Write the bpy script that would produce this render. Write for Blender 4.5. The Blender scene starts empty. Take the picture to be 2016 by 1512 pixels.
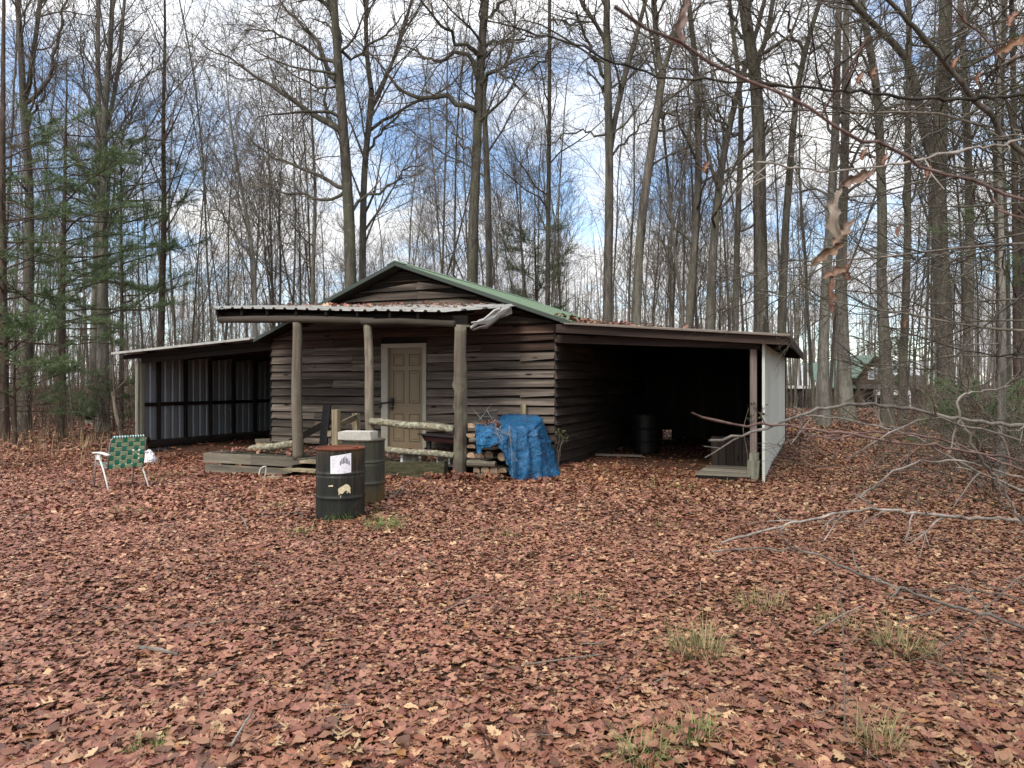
import bpy, math, random
import numpy as np
from mathutils import Vector, Matrix, noise as mnoise

random.seed(7)
S = bpy.context.scene
COL = S.collection

# ------------------------------------------------------------------ camera, sky, sun, exposure
F = 1450.0; CX = 1008.0; CY = 755.0; EYE = 1.62       # focal length and principal point in photo pixels
cam_d = bpy.data.cameras.new('camera'); cam = bpy.data.objects.new('camera', cam_d); COL.objects.link(cam)
cam.location = (0, 0, EYE); cam.rotation_euler = (math.radians(90), 0, 0)
cam_d.sensor_width = 36.0; cam_d.lens = F / 2016 * 36; cam_d.clip_end = 2000; cam_d.clip_start = 0.05
cam_d.dof.use_dof = True; cam_d.dof.focus_distance = 12.0; cam_d.dof.aperture_fstop = 9
S.camera = cam

SUN_EL, SUN_AZ = math.radians(46), math.radians(-150)  # azimuth from +Y, clockwise positive
W = bpy.data.worlds.new('World'); S.world = W; W.use_nodes = True
wn, wl = W.node_tree.nodes, W.node_tree.links
wn.clear()
def WN(t, **k):
    n = wn.new(t)
    for a, b in k.items(): setattr(n, a, b)
    return n
w_out = WN('ShaderNodeOutputWorld'); w_bg = WN('ShaderNodeBackground'); w_bg.inputs['Strength'].default_value = 0.135
sky = WN('ShaderNodeTexSky', sky_type='NISHITA'); sky.sun_disc = False
sky.sun_elevation = SUN_EL; sky.sun_rotation = SUN_AZ; sky.air_density = 1.0; sky.dust_density = 0.25; sky.ozone_density = 2.4
tc = WN('ShaderNodeTexCoord'); sep = WN('ShaderNodeSeparateXYZ'); wl.new(tc.outputs['Generated'], sep.inputs[0])
def wmath(op, a, b=None, c=None):
    n = WN('ShaderNodeMath', operation=op)
    for i, v in enumerate((a, b, c)):
        if v is None: continue
        if isinstance(v, (int, float)): n.inputs[i].default_value = v
        else: wl.new(v, n.inputs[i])
    return n.outputs[0]
zc = wmath('ADD', wmath('MAXIMUM', sep.outputs[2], 0.0), 0.22)
uvx = wmath('DIVIDE', sep.outputs[0], zc); uvy = wmath('DIVIDE', sep.outputs[1], zc)
cmb = WN('ShaderNodeCombineXYZ'); wl.new(uvx, cmb.inputs[0]); wl.new(uvy, cmb.inputs[1]); cmb.inputs[2].default_value = 3.7
def wnoise(scale, detail, rough, off=(0, 0, 0), dist=0.0):
    m = WN('ShaderNodeMapping'); m.inputs['Location'].default_value = off; wl.new(cmb.outputs[0], m.inputs[0])
    n = WN('ShaderNodeTexNoise'); n.inputs['Scale'].default_value = scale; n.inputs['Detail'].default_value = detail
    n.inputs['Roughness'].default_value = rough; n.inputs['Distortion'].default_value = dist
    wl.new(m.outputs[0], n.inputs['Vector']); return n.outputs['Fac']
def wramp(fac, stops):
    r = WN('ShaderNodeValToRGB'); wl.new(fac, r.inputs[0]); e = r.color_ramp.elements
    while len(e) < len(stops): e.new(0.5)
    for el, (p, c) in zip(e, stops): el.position = p; el.color = (*c, 1) if len(c) == 3 else c
    return r.outputs[0]
cover = wramp(wnoise(1.55, 8, 0.58, (0.2, 1.5, 0), 0.35), [(0.40, (0.04, 0.04, 0.04)), (0.54, (1, 1, 1))])
shade = wramp(wnoise(1.1, 6, 0.55, (5.2, 1.7, 0), 0.2), [(0.36, (0.78, 0.82, 0.89)), (0.62, (1.05, 1.04, 1.02))])
cie = wmath('MULTIPLY_ADD', wmath('MAXIMUM', sep.outputs[2], 0.0), 7.8, 3.55)   # an overcast sky is brighter overhead
cl = WN('ShaderNodeVectorMath', operation='SCALE'); wl.new(shade, cl.inputs[0]); wl.new(cie, cl.inputs['Scale'])
mix = WN('ShaderNodeMix', data_type='RGBA')
wl.new(cover, mix.inputs['Factor']); wl.new(sky.outputs[0], mix.inputs['A']); wl.new(cl.outputs[0], mix.inputs['B'])
wl.new(mix.outputs['Result'], w_bg.inputs['Color']); wl.new(w_bg.outputs[0], w_out.inputs[0])

sun_d = bpy.data.lights.new('sun', 'SUN'); sun_d.energy = 1.5; sun_d.angle = math.radians(18); sun_d.color = (1.0, 0.95, 0.88)
sun = bpy.data.objects.new('sun', sun_d); COL.objects.link(sun)
sdir = Vector((math.sin(SUN_AZ) * math.cos(SUN_EL), math.cos(SUN_AZ) * math.cos(SUN_EL), math.sin(SUN_EL)))
sun.rotation_euler = sdir.to_track_quat('Z', 'Y').to_euler(); sun.location = (0, 0, 30)
S.view_settings.view_transform = 'Standard'; S.view_settings.look = 'None'
S.view_settings.exposure = 0.92; S.view_settings.gamma = 1.0; S.view_settings.use_curve_mapping = False
S.render.engine = 'CYCLES'; S.cycles.max_bounces = 6; S.cycles.diffuse_bounces = 3; S.cycles.glossy_bounces = 3
S.cycles.use_denoising = True

# ------------------------------------------------------------------ helpers
def PX(x, y, Y): return Vector(((x - CX) / F * Y, Y, EYE - (y - CY) / F * Y))
def sm(a): a = np.clip(a, 0, 1); return a * a * (3 - 2 * a)
def gz(x, y):
    """height of the forest floor"""
    z = -0.28 * np.exp(-((x + 8.8) ** 2 / 16 + (y - 15.5) ** 2 / 9))
    z = z + 0.25 * np.exp(-((x - 13) ** 2 / 80 + (y - 24) ** 2 / 60))
    z = z - 0.09 * np.exp(-((x - 4.3) ** 2 + (y - 12.3) ** 2) / 3)
    z = z - 0.55 * sm((y - 40) / 30) - 0.11 * np.exp(-((x + 4.9) ** 2 / 1.6 + (y - 13.55) ** 2 / .9))
    z = z + 0.018 * np.sin(1.7 * x + 0.6 * y) * np.sin(1.3 * y - 0.4 * x + 1) + 0.012 * np.sin(3.1 * x - 2.3 * y)
    return z
TH = math.radians(23); UX, UY = math.cos(TH), -math.sin(TH); DX, DY = math.sin(TH), math.cos(TH); RX, RY = 0.82, 14.05
def LW(t, s, z=0.0): return Vector((RX + t * UX + s * DX, RY + t * UY + s * DY, z))     # cabin axes to world
def WL(x, y): return ((x - RX) * UX + (y - RY) * UY, (x - RX) * DX + (y - RY) * DY)
def onS(x, y, s):
    k = (x - CX) / F; bx = RX + s * DX; by = RY + s * DY
    t = (k * by - bx) / (UX - k * UY); Y = by + t * UY
    return (t, s, EYE - (y - CY) * Y / F)

def tag(o, label=None, cat=None, group=None, kind=None):
    if label: o['label'] = label
    if cat: o['category'] = cat
    if group: o['group'] = group
    if kind: o['kind'] = kind
    return o
def empty(name, loc, rz, label, cat, group=None):
    o = bpy.data.objects.new(name, None); COL.objects.link(o); o.location = loc; o.rotation_euler = (0, 0, rz)
    o.empty_display_size = 0.2
    return tag(o, label, cat, group)
def link_mesh(name, me, parent=None, mat=None):
    if mat is not None and not me.materials: me.materials.append(mat)
    o = bpy.data.objects.new(name, me); COL.objects.link(o)
    if parent: o.parent = parent
    return o

class MB:
    """collects faces and links them as one mesh object"""
    def __init__(s): s.v = []; s.f = []
    def add(s, vs, fs):
        b = len(s.v); s.v += [tuple(v) for v in vs]; s.f += [tuple(i + b for i in f) for f in fs]; return s
    def box(s, x0, x1, y0, y1, z0, z1, m=None, j=0.0, taper=None):
        vs = [Vector((x, y, z)) for z in (z0, z1) for y in (y0, y1) for x in (x0, x1)]
        if j: vs = [v + Vector((random.uniform(-j, j), random.uniform(-j, j), random.uniform(-j, j))) for v in vs]
        if m is not None: vs = [m @ v for v in vs]
        return s.add(vs, [(0, 2, 3, 1), (4, 5, 7, 6), (0, 1, 5, 4), (2, 6, 7, 3), (0, 4, 6, 2), (1, 3, 7, 5)])
    def hexa(s, vs):   # eight corners in box order
        return s.add(vs, [(0, 2, 3, 1), (4, 5, 7, 6), (0, 1, 5, 4), (2, 6, 7, 3), (0, 4, 6, 2), (1, 3, 7, 5)])
    def bar(s, a, b, w, h=None, up=(0, 0, 1)):
        a = Vector(a); b = Vector(b); d = (b - a).normalized(); up = Vector(up)
        if abs(d.dot(up)) > 0.98: up = Vector((0, 1, 0))
        x = d.cross(up).normalized(); y = x.cross(d).normalized(); h = h or w
        return s.hexa([(a if k == 0 else b) + x * sx * w / 2 + y * sy * h / 2 for k in (0, 1) for sy in (-1, 1) for sx in (-1, 1)])
    def tube(s, pts, rad, n=8, cap=True, jit=0.0):
        pts = [Vector(p) for p in pts]
        if not hasattr(rad, '__len__'): rad = [rad] * len(pts)
        d0 = (pts[-1] - pts[0])
        if d0.length < 1e-6: d0 = pts[1] - pts[0]
        ref = Vector((1, 0, 0)) if abs(d0.normalized().x) < 0.7 else Vector((0, 1, 0))
        vs = []
        for i, p in enumerate(pts):
            t = (pts[min(i + 1, len(pts) - 1)] - pts[max(i - 1, 0)]).normalized()
            a = t.cross(ref).normalized(); b = t.cross(a)
            for k in range(n):
                an = 2 * math.pi * k / n; r = rad[i] * (1 + (random.uniform(-jit, jit) if jit else 0))
                vs.append(p + a * math.cos(an) * r + b * math.sin(an) * r)
        fs = [(i * n + k, i * n + (k + 1) % n, (i + 1) * n + (k + 1) % n, (i + 1) * n + k) for i in range(len(pts) - 1) for k in range(n)]
        if cap: fs += [tuple(range(n))[::-1], tuple((len(pts) - 1) * n + k for k in range(n))]
        return s.add(vs, fs)
    def lathe(s, prof, n=28, m=None):
        vs = [Vector((r * math.cos(2 * math.pi * k / n), r * math.sin(2 * math.pi * k / n), z)) for r, z in prof for k in range(n)]
        if m is not None: vs = [m @ v for v in vs]
        return s.add(vs, [(i * n + k, i * n + (k + 1) % n, (i + 1) * n + (k + 1) % n, (i + 1) * n + k) for i in range(len(prof) - 1) for k in range(n)])
    def build(s, name, mat, parent=None, smooth=False):
        me = bpy.data.meshes.new(name); me.from_pydata(s.v, [], s.f); me.update()
        if smooth: me.polygons.foreach_set('use_smooth', [True] * len(me.polygons))
        return link_mesh(name, me, parent, mat)

def np_mesh(name, V, Fq, mat=None, colors=None, smooth=False):
    """mesh from numpy arrays; Fq is (n,3) or (n,4) or a list of such arrays"""
    me = bpy.data.meshes.new(name)
    Fs = Fq if isinstance(Fq, list) else [Fq]
    Fs = [f for f in Fs if len(f)]
    loops = np.concatenate([f.reshape(-1) for f in Fs]).astype(np.int32)
    tot = np.concatenate([np.full(len(f), f.shape[1]) for f in Fs]).astype(np.int32)
    start = np.concatenate([[0], np.cumsum(tot)[:-1]]).astype(np.int32)
    me.vertices.add(len(V)); me.vertices.foreach_set('co', np.asarray(V, np.float32).reshape(-1))
    me.loops.add(len(loops)); me.loops.foreach_set('vertex_index', loops)
    me.polygons.add(len(tot)); me.polygons.foreach_set('loop_start', start); me.polygons.foreach_set('loop_total', tot)
    if smooth: me.polygons.foreach_set('use_smooth', np.ones(len(tot), bool))
    if colors is not None:
        a = me.color_attributes.new('tint', 'FLOAT_COLOR', 'POINT')
        a.data.foreach_set('color', np.asarray(colors, np.float32).reshape(-1))
    me.update(calc_edges=True)
    if mat: me.materials.append(mat)
    return me

class Tubes:
    """many thin tubes in one mesh, batched"""
    def __init__(s): s.g = {}
    def add(s, pts, rad, n): s.g.setdefault((len(pts), n), []).append((np.asarray(pts, float), np.asarray(rad, float)))
    def mesh(s, name, mat, smooth=True, rough=0.0, seed=0):
        rs = np.random.RandomState(seed); Vs, Fs, base = [], [], 0
        for (P, n), L in s.g.items():
            p = np.stack([a for a, _ in L]); r = np.stack([b for _, b in L]); N = len(L)
            t = np.empty_like(p); t[:, 1:-1] = p[:, 2:] - p[:, :-2]; t[:, 0] = p[:, 1] - p[:, 0]; t[:, -1] = p[:, -1] - p[:, -2]
            t /= np.linalg.norm(t, axis=2, keepdims=True) + 1e-9
            ax = np.abs(p[:, -1] - p[:, 0]); k = np.argmin(ax, axis=1); ref = np.zeros((N, 3)); ref[np.arange(N), k] = 1
            a = np.cross(t, ref[:, None, :]); a /= np.linalg.norm(a, axis=2, keepdims=True) + 1e-9; b = np.cross(t, a)
            an = 2 * np.pi * np.arange(n) / n
            rr = r[:, :, None]
            if rough: rr = rr * (1 + rs.uniform(-rough, rough, (N, P, n)))
            V = p[:, :, None, :] + a[:, :, None, :] * (np.cos(an)[None, None, :] * rr)[..., None] + b[:, :, None, :] * (np.sin(an)[None, None, :] * rr)[..., None]
            i = np.arange(P - 1)[:, None] * n; kk = np.arange(n)[None, :]; k2 = (kk + 1) % n
            q = np.stack([i + kk, i + k2, i + n + k2, i + n + kk], axis=-1).reshape(-1, 4)
            Fs.append((q[None] + (np.arange(N) * P * n)[:, None, None]).reshape(-1, 4) + base)
            Vs.append(V.reshape(-1, 3)); base += N * P * n
        if not Vs: return None
        return np_mesh(name, np.concatenate(Vs), Fs, mat, smooth=smooth)

# ------------------------------------------------------------------ materials
def new_mat(name):
    m = bpy.data.materials.new(name); m.use_nodes = True
    nt = m.node_tree; b = nt.nodes['Principled BSDF']
    return m, nt.nodes, nt.links, b
class G:
    def __init__(s, name):
        s.m, s.n, s.l, s.b = new_mat(name)
        s.tc = s.n.new('ShaderNodeTexCoord'); s.oi = s.n.new('ShaderNodeObjectInfo')
    def inp(s, sock, v):
        if hasattr(v, 'is_output') or isinstance(v, bpy.types.NodeSocket): s.l.new(v, sock)
        else: sock.default_value = v
    def math(s, op, a, b=0.0, c=0.0):
        n = s.n.new('ShaderNodeMath'); n.operation = op
        for i, v in enumerate((a, b, c)): s.inp(n.inputs[i], v)
        return n.outputs[0]
    def coords(s, scale=(1, 1, 1), rnd=True, src='Object'):
        mp = s.n.new('ShaderNodeMapping'); mp.inputs['Scale'].default_value = scale
        v = s.tc.outputs[src]
        if rnd:
            ad = s.n.new('ShaderNodeVectorMath'); ad.operation = 'ADD'; s.l.new(v, ad.inputs[0])
            cb = s.n.new('ShaderNodeCombineXYZ')
            for i, k in enumerate((31.0, 17.0, 23.0)): s.l.new(s.math('MULTIPLY', s.oi.outputs['Random'], k), cb.inputs[i])
            s.l.new(cb.outputs[0], ad.inputs[1]); v = ad.outputs[0]
        s.l.new(v, mp.inputs[0]); return mp.outputs[0]
    def noise(s, vec, scale=5, detail=6, rough=0.6, dist=0.0):
        n = s.n.new('ShaderNodeTexNoise'); s.l.new(vec, n.inputs['Vector'])
        n.inputs['Scale'].default_value = scale; n.inputs['Detail'].default_value = detail; n.inputs['Roughness'].default_value = rough; n.inputs['Distortion'].default_value = dist
        return n.outputs['Fac']
    def ramp(s, fac, stops):
        r = s.n.new('ShaderNodeValToRGB'); s.l.new(fac, r.inputs[0]); e = r.color_ramp.elements
        while len(e) < len(stops): e.new(0.5)
        for el, (p, c) in zip(e, stops):
            el.position = p; el.color = (c, c, c, 1) if isinstance(c, (int, float)) else (*c, 1)
        return r.outputs[0]
    def mix(s, fac, a, b, mode='MIX'):
        n = s.n.new('ShaderNodeMix'); n.data_type = 'RGBA'; n.blend_type = mode
        for k, v in (('Factor', fac), ('A', a), ('B', b)):
            if isinstance(v, tuple): v = (*v, 1) if len(v) == 3 else v
            s.inp(n.inputs[k] if k == 'Factor' else [i for i in n.inputs if i.name == k and i.type == 'RGBA'][0], v)
        return [o for o in n.outputs if o.type == 'RGBA'][0]
    def scale(s, col, fac):
        n = s.n.new('ShaderNodeVectorMath'); n.operation = 'SCALE'; s.l.new(col, n.inputs[0]); s.inp(n.inputs['Scale'], fac); return n.outputs[0]
    def bump(s, h, strength=0.4, dist=0.01):
        n = s.n.new('ShaderNodeBump'); n.inputs['Strength'].default_value = strength; n.inputs['Distance'].default_value = dist
        s.l.new(h, n.inputs['Height']); s.l.new(n.outputs[0], s.b.inputs['Normal'])
    def done(s, col, rough=0.8, spec=0.3, metal=0.0):
        s.inp(s.b.inputs['Base Color'], (*col, 1) if isinstance(col, tuple) else col)
        s.inp(s.b.inputs['Roughness'], rough); s.b.inputs['Specular IOR Level'].default_value = spec; s.b.inputs['Metallic'].default_value = metal
        return s.m
def wood(name, dark, mid, light, axis='X', rough=0.85, vary=0.5, knots=True, green=None, fine=1.0):
    g = G(name); st = {'X': (0.35, 9, 9), 'Y': (9, 0.35, 9), 'Z': (9, 9, 0.35)}[axis]
    st = tuple(a * fine for a in st)
    grain = g.noise(g.coords(st), 2.6, 9, 0.68, 0.4)
    broad = g.noise(g.coords(tuple(a * 0.22 for a in st)), 2.2, 4, 0.6)
    col = g.ramp(grain, [(0.28, dark), (0.5, mid), (0.72, light)])
    col = g.mix(g.ramp(broad, [(0.36, 0.0), (0.52, 0.85)]), col, tuple(c * 0.5 for c in mid), 'MIX')
    streak = g.noise(g.coords(tuple(a * (0.55 if a < 1 else 0.45) for a in st)), 2.0, 5, 0.7, 0.3)
    col = g.scale(col, g.math('MULTIPLY_ADD', g.ramp(streak, [(0.32, 0.0), (0.68, 1.0)]), 1.05, 0.5))
    if knots:
        vo = g.n.new('ShaderNodeTexVoronoi'); vo.inputs['Scale'].default_value = 1.0
        g.l.new(g.coords({'X': (1.3, 5, 5), 'Y': (5, 1.3, 5), 'Z': (5, 5, 1.3)}[axis]), vo.inputs['Vector'])
        col = g.mix(g.ramp(vo.outputs['Distance'], [(0.07, 1.0), (0.13, 0.0)]), col, tuple(c * 0.35 for c in dark))
    if green:
        gn = g.noise(g.coords((2, 2, 2)), 1.6, 6, 0.7)
        col = g.mix(g.ramp(gn, [(0.48, 0.0), (0.66, 0.75)]), col, green)
    col = g.scale(col, g.math('MULTIPLY_ADD', g.oi.outputs['Random'], vary, 1 - vary / 2))
    g.bump(grain, 0.5, 0.01)
    return g.done(col, rough, 0.2)

M = {}
M['siding'] = wood('siding', (0.044, 0.032, 0.023), (0.134, 0.104, 0.080), (0.30, 0.254, 0.210), 'X', vary=0.85)
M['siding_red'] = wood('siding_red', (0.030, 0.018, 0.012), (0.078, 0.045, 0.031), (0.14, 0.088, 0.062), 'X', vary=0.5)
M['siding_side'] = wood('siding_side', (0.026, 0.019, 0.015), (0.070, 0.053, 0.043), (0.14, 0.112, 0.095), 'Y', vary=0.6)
M['dark_wood'] = wood('dark_wood', (0.008, 0.006, 0.0045), (0.018, 0.013, 0.010), (0.034, 0.025, 0.019), 'X')  # dark woods lowered in tone to paint the shade inside and under roofs
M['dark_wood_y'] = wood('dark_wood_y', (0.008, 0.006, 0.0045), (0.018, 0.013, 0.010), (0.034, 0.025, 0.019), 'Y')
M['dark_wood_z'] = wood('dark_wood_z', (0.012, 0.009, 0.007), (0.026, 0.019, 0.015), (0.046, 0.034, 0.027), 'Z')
M['fascia'] = wood('fascia', (0.026, 0.017, 0.013), (0.060, 0.040, 0.031), (0.105, 0.072, 0.057), 'X')
M['log_post'] = wood('log_post', (0.055, 0.042, 0.030), (0.21, 0.170, 0.125), (0.36, 0.305, 0.235), 'Z', vary=0.15, green=(0.16, 0.152, 0.10), fine=0.55)
M['log_beam'] = wood('log_beam', (0.028, 0.021, 0.015), (0.105, 0.083, 0.063), (0.25, 0.205, 0.16), 'X', vary=0.2)
M['grey_board'] = wood('grey_board', (0.095, 0.080, 0.058), (0.22, 0.19, 0.145), (0.40, 0.36, 0.285), 'X', green=(0.155, 0.135, 0.09), vary=0.3)
M['deck_board'] = wood('deck_board', (0.06, 0.05, 0.038), (0.13, 0.11, 0.085), (0.22, 0.19, 0.15), 'Y', green=(0.10, 0.10, 0.06))
M['pale_wood'] = wood('pale_wood', (0.22, 0.165, 0.095), (0.40, 0.32, 0.20), (0.55, 0.46, 0.31), 'Z', vary=0.15)
M['pale_wood_y'] = wood('pale_wood_y', (0.20, 0.155, 0.09), (0.36, 0.29, 0.18), (0.50, 0.42, 0.28), 'Y', vary=0.15)
M['grey_post'] = wood('grey_post', (0.13, 0.095, 0.078), (0.25, 0.195, 0.165), (0.36, 0.30, 0.26), 'Z', vary=0.1)
M['grey_block'] = wood('grey_block', (0.12, 0.11, 0.085), (0.24, 0.225, 0.175), (0.38, 0.36, 0.29), 'Z', green=(0.19, 0.19, 0.12), vary=0.2)

def lichen_log(name, axis):
    g = G(name)
    n1 = g.noise(g.coords({'X': (1.2, 6, 6), 'Y': (6, 1.2, 6)}[axis]), 2.5, 8, 0.7)
    n2 = g.noise(g.coords((7, 7, 7)), 2.3, 5, 0.65)
    col = g.ramp(n1, [(0.3, (0.085, 0.066, 0.045)), (0.5, (0.19, 0.16, 0.112)), (0.75, (0.30, 0.265, 0.19))])
    col = g.mix(g.ramp(n2, [(0.50, 0.0), (0.60, 0.9)]), col, (0.37, 0.375, 0.255))
    col = g.mix(g.ramp(g.noise(g.coords((9, 9, 9)), 3.1, 3, 0.5), [(0.62, 0.0), (0.70, 0.8)]), col, (0.04, 0.035, 0.028))
    g.bump(n2, 0.5, 0.01); return g.done(col, 0.9, 0.15)
M['lichen_log'] = lichen_log('lichen_log', 'X')
def bark(name, dark, light, moss, mossamt=0.6):
    g = G(name)
    n1 = g.noise(g.coords((7, 7, 1.3)), 2.2, 8, 0.7, 0.6)
    n2 = g.noise(g.coords((1, 1, 0.5)), 1.3, 6, 0.6)
    n3 = g.noise(g.coords((4, 4, 3)), 2.0, 5, 0.6)
    col = g.ramp(n1, [(0.32, dark), (0.70, light)])
    n4 = g.noise(g.coords((2.4, 2.4, 0.32)), 1.6, 6, 0.7, 0.5)
    col = g.scale(col, g.math('MULTIPLY_ADD', g.ramp(n4, [(0.36, 0.0), (0.64, 1.0)]), 0.85, 0.55))
    col = g.mix(g.ramp(n2, [(0.45, 0.0), (0.70, mossamt)]), col, moss)
    col = g.mix(g.ramp(n3, [(0.62, 0.0), (0.70, 0.5)]), col, (0.26, 0.26, 0.23))
    col = g.scale(col, g.math('MULTIPLY_ADD', g.oi.outputs['Random'], 0.5, 0.75))
    g.bump(n1, 0.8, 0.02); return g.done(col, 0.95, 0.1)
M['bark'] = bark('bark', (0.048, 0.040, 0.032), (0.190, 0.165, 0.136), (0.145, 0.145, 0.090))
M['bark_dark'] = bark('bark_dark', (0.028, 0.023, 0.018), (0.112, 0.096, 0.078), (0.10, 0.102, 0.060))
M['bark_pine'] = bark('bark_pine', (0.035, 0.025, 0.020), (0.12, 0.085, 0.065), (0.08, 0.07, 0.05), 0.3)
M['bark_grey'] = bark('bark_grey', (0.075, 0.066, 0.054), (0.24, 0.218, 0.185), (0.17, 0.17, 0.115), 0.5)
M['twig'] = bark('twig', (0.085, 0.069, 0.055), (0.235, 0.198, 0.162), (0.15, 0.138, 0.10), 0.3)
M['twig_pale'] = bark('twig_pale', (0.12, 0.10, 0.08), (0.385, 0.34, 0.295), (0.20, 0.17, 0.13), 0.5)
M['twig_red'] = bark('twig_red', (0.10, 0.060, 0.050), (0.25, 0.165, 0.14), (0.20, 0.14, 0.115), 0.4)
M['snag'] = wood('snag', (0.20, 0.16, 0.11), (0.36, 0.30, 0.22), (0.52, 0.45, 0.35), 'Z', vary=0.1)

def metal_sheet(name, base, rust, amt, rough, axis_scale=(3, 3, 0.6), metal=0.0, spec=0.5, vary=0.2):
    g = G(name)
    n1 = g.noise(g.coords(axis_scale), 1.4, 7, 0.65); n2 = g.noise(g.coords((14, 14, 1.6)), 1.5, 5, 0.6)
    col = g.mix(g.ramp(n1, [(0.5, 0.0), (0.72, amt)]), base, rust)
    col = g.mix(g.ramp(n2, [(0.45, 0.0), (0.8, 0.35)]), col, tuple(c * 0.55 for c in base))
    col = g.scale(col, g.math('MULTIPLY_ADD', g.oi.outputs['Random'], vary, 1 - vary / 2))
    g.bump(n1, 0.15, 0.01); return g.done(col, rough, spec, metal)
M['roof_green'] = metal_sheet('roof_green', (0.100, 0.160, 0.085), (0.15, 0.19, 0.11), 0.5, 0.45)
M['roof_edge_green'] = metal_sheet('roof_edge_green', (0.036, 0.050, 0.034), (0.06, 0.065, 0.04), 0.5, 0.5)
M['roof_white'] = metal_sheet('roof_white', (0.40, 0.385, 0.345), (0.20, 0.155, 0.105), 0.85, 0.55)
M['roof_brown'] = metal_sheet('roof_brown', (0.17, 0.135, 0.105), (0.10, 0.055, 0.03), 0.8, 0.6)
M['galv'] = metal_sheet('galv', (0.42, 0.44, 0.46), (0.30, 0.29, 0.27), 0.6, 0.42, metal=0.25)
M['galv_shaded'] = metal_sheet('galv_shaded', (0.27, 0.285, 0.30), (0.20, 0.19, 0.17), 0.6, 0.45, metal=0.2, vary=0.3)  # darker copy of the galvanised metal, imitating the unlit lean-to inside
M['panel_white'] = metal_sheet('panel_white', (0.56, 0.565, 0.50), (0.38, 0.38, 0.30), 0.5, 0.5, vary=0.08)
M['trim_grey'] = metal_sheet('trim_grey', (0.17, 0.135, 0.105), (0.10, 0.07, 0.05), 0.6, 0.6)
def plain(name, col, rough=0.6, spec=0.3, metal=0.0, var=0.25, sc=8.0):
    g = G(name); n = g.noise(g.coords((1, 1, 1)), sc, 6, 0.65)
    c = g.ramp(n, [(0.3, tuple(v * (1 - var) for v in col)), (0.7, tuple(min(1, v * (1 + var)) for v in col))])
    g.bump(n, 0.2, 0.005); return g.done(c, rough, spec, metal)
M['door'] = plain('door_paint', (0.205, 0.150, 0.088), 0.45, 0.4, var=0.06, sc=2)
M['door_frame'] = plain('door_frame_paint', (0.34, 0.31, 0.25), 0.6, 0.3, var=0.15, sc=4)
M['groove_shade'] = plain('groove_shade_strip', (0.085, 0.055, 0.030), 0.8, 0.2)  # dark brown paints the shade of the door panel grooves
M['iron'] = plain('black_iron', (0.018, 0.017, 0.017), 0.55, 0.4)
M['black_and_shade'] = plain('black_board_and_shade', (0.02, 0.018, 0.018), 0.8, 0.2)  # black boards and caps; also paints the shade of the house porch opening
M['paper'] = plain('paper_label', (0.78, 0.76, 0.78), 0.6, 0.3, var=0.04)
M['print'] = plain('print_ink', (0.02, 0.025, 0.06), 0.7, 0.2)
M['print_grey'] = plain('print_grey', (0.42, 0.42, 0.46), 0.7, 0.2)
M['cream'] = plain('torn_paper', (0.62, 0.52, 0.34), 0.8, 0.2, var=0.25, sc=30)
M['concrete'] = plain('pale_stone', (0.44, 0.405, 0.345), 0.9, 0.2, var=0.18, sc=25)
M['plastic_white'] = plain('white_plastic', (0.72, 0.72, 0.66), 0.45, 0.4, var=0.08)
M['bag'] = plain('white_bag', (0.78, 0.77, 0.76), 0.35, 0.5, var=0.06)
M['alu'] = plain('brushed_tube', (0.30, 0.25, 0.22), 0.5, 0.4, 0.3)
M['web_cream'] = plain('webbing_cream', (0.62, 0.62, 0.40), 0.8, 0.2, var=0.15, sc=60)
M['web_teal'] = plain('webbing_teal', (0.012, 0.17, 0.16), 0.7, 0.3, var=0.2, sc=60)
M['web_green'] = plain('webbing_green', (0.06, 0.30, 0.12), 0.7, 0.3, var=0.2, sc=60)
M['hose'] = plain('white_hose', (0.62, 0.60, 0.55), 0.5, 0.4, var=0.1)
M['red_tray'] = plain('red_tray', (0.040, 0.012, 0.012), 0.5, 0.4, var=0.4)
M['rust_grille'] = plain('dark_grille', (0.035, 0.024, 0.020), 0.7, 0.3)
M['glass'] = plain('window_glass', (0.25, 0.30, 0.34), 0.1, 0.6, var=0.1, sc=1)
M['house_wall'] = plain('house_boards', (0.095, 0.070, 0.052), 0.85, 0.2)
M['house_white'] = plain('white_trim', (0.72, 0.71, 0.67), 0.6, 0.3, var=0.05)
M['house_roof'] = plain('green_roof', (0.13, 0.19, 0.14), 0.5, 0.4)
M['shingle'] = plain('grey_shingle', (0.16, 0.14, 0.125), 0.9, 0.2)

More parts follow.
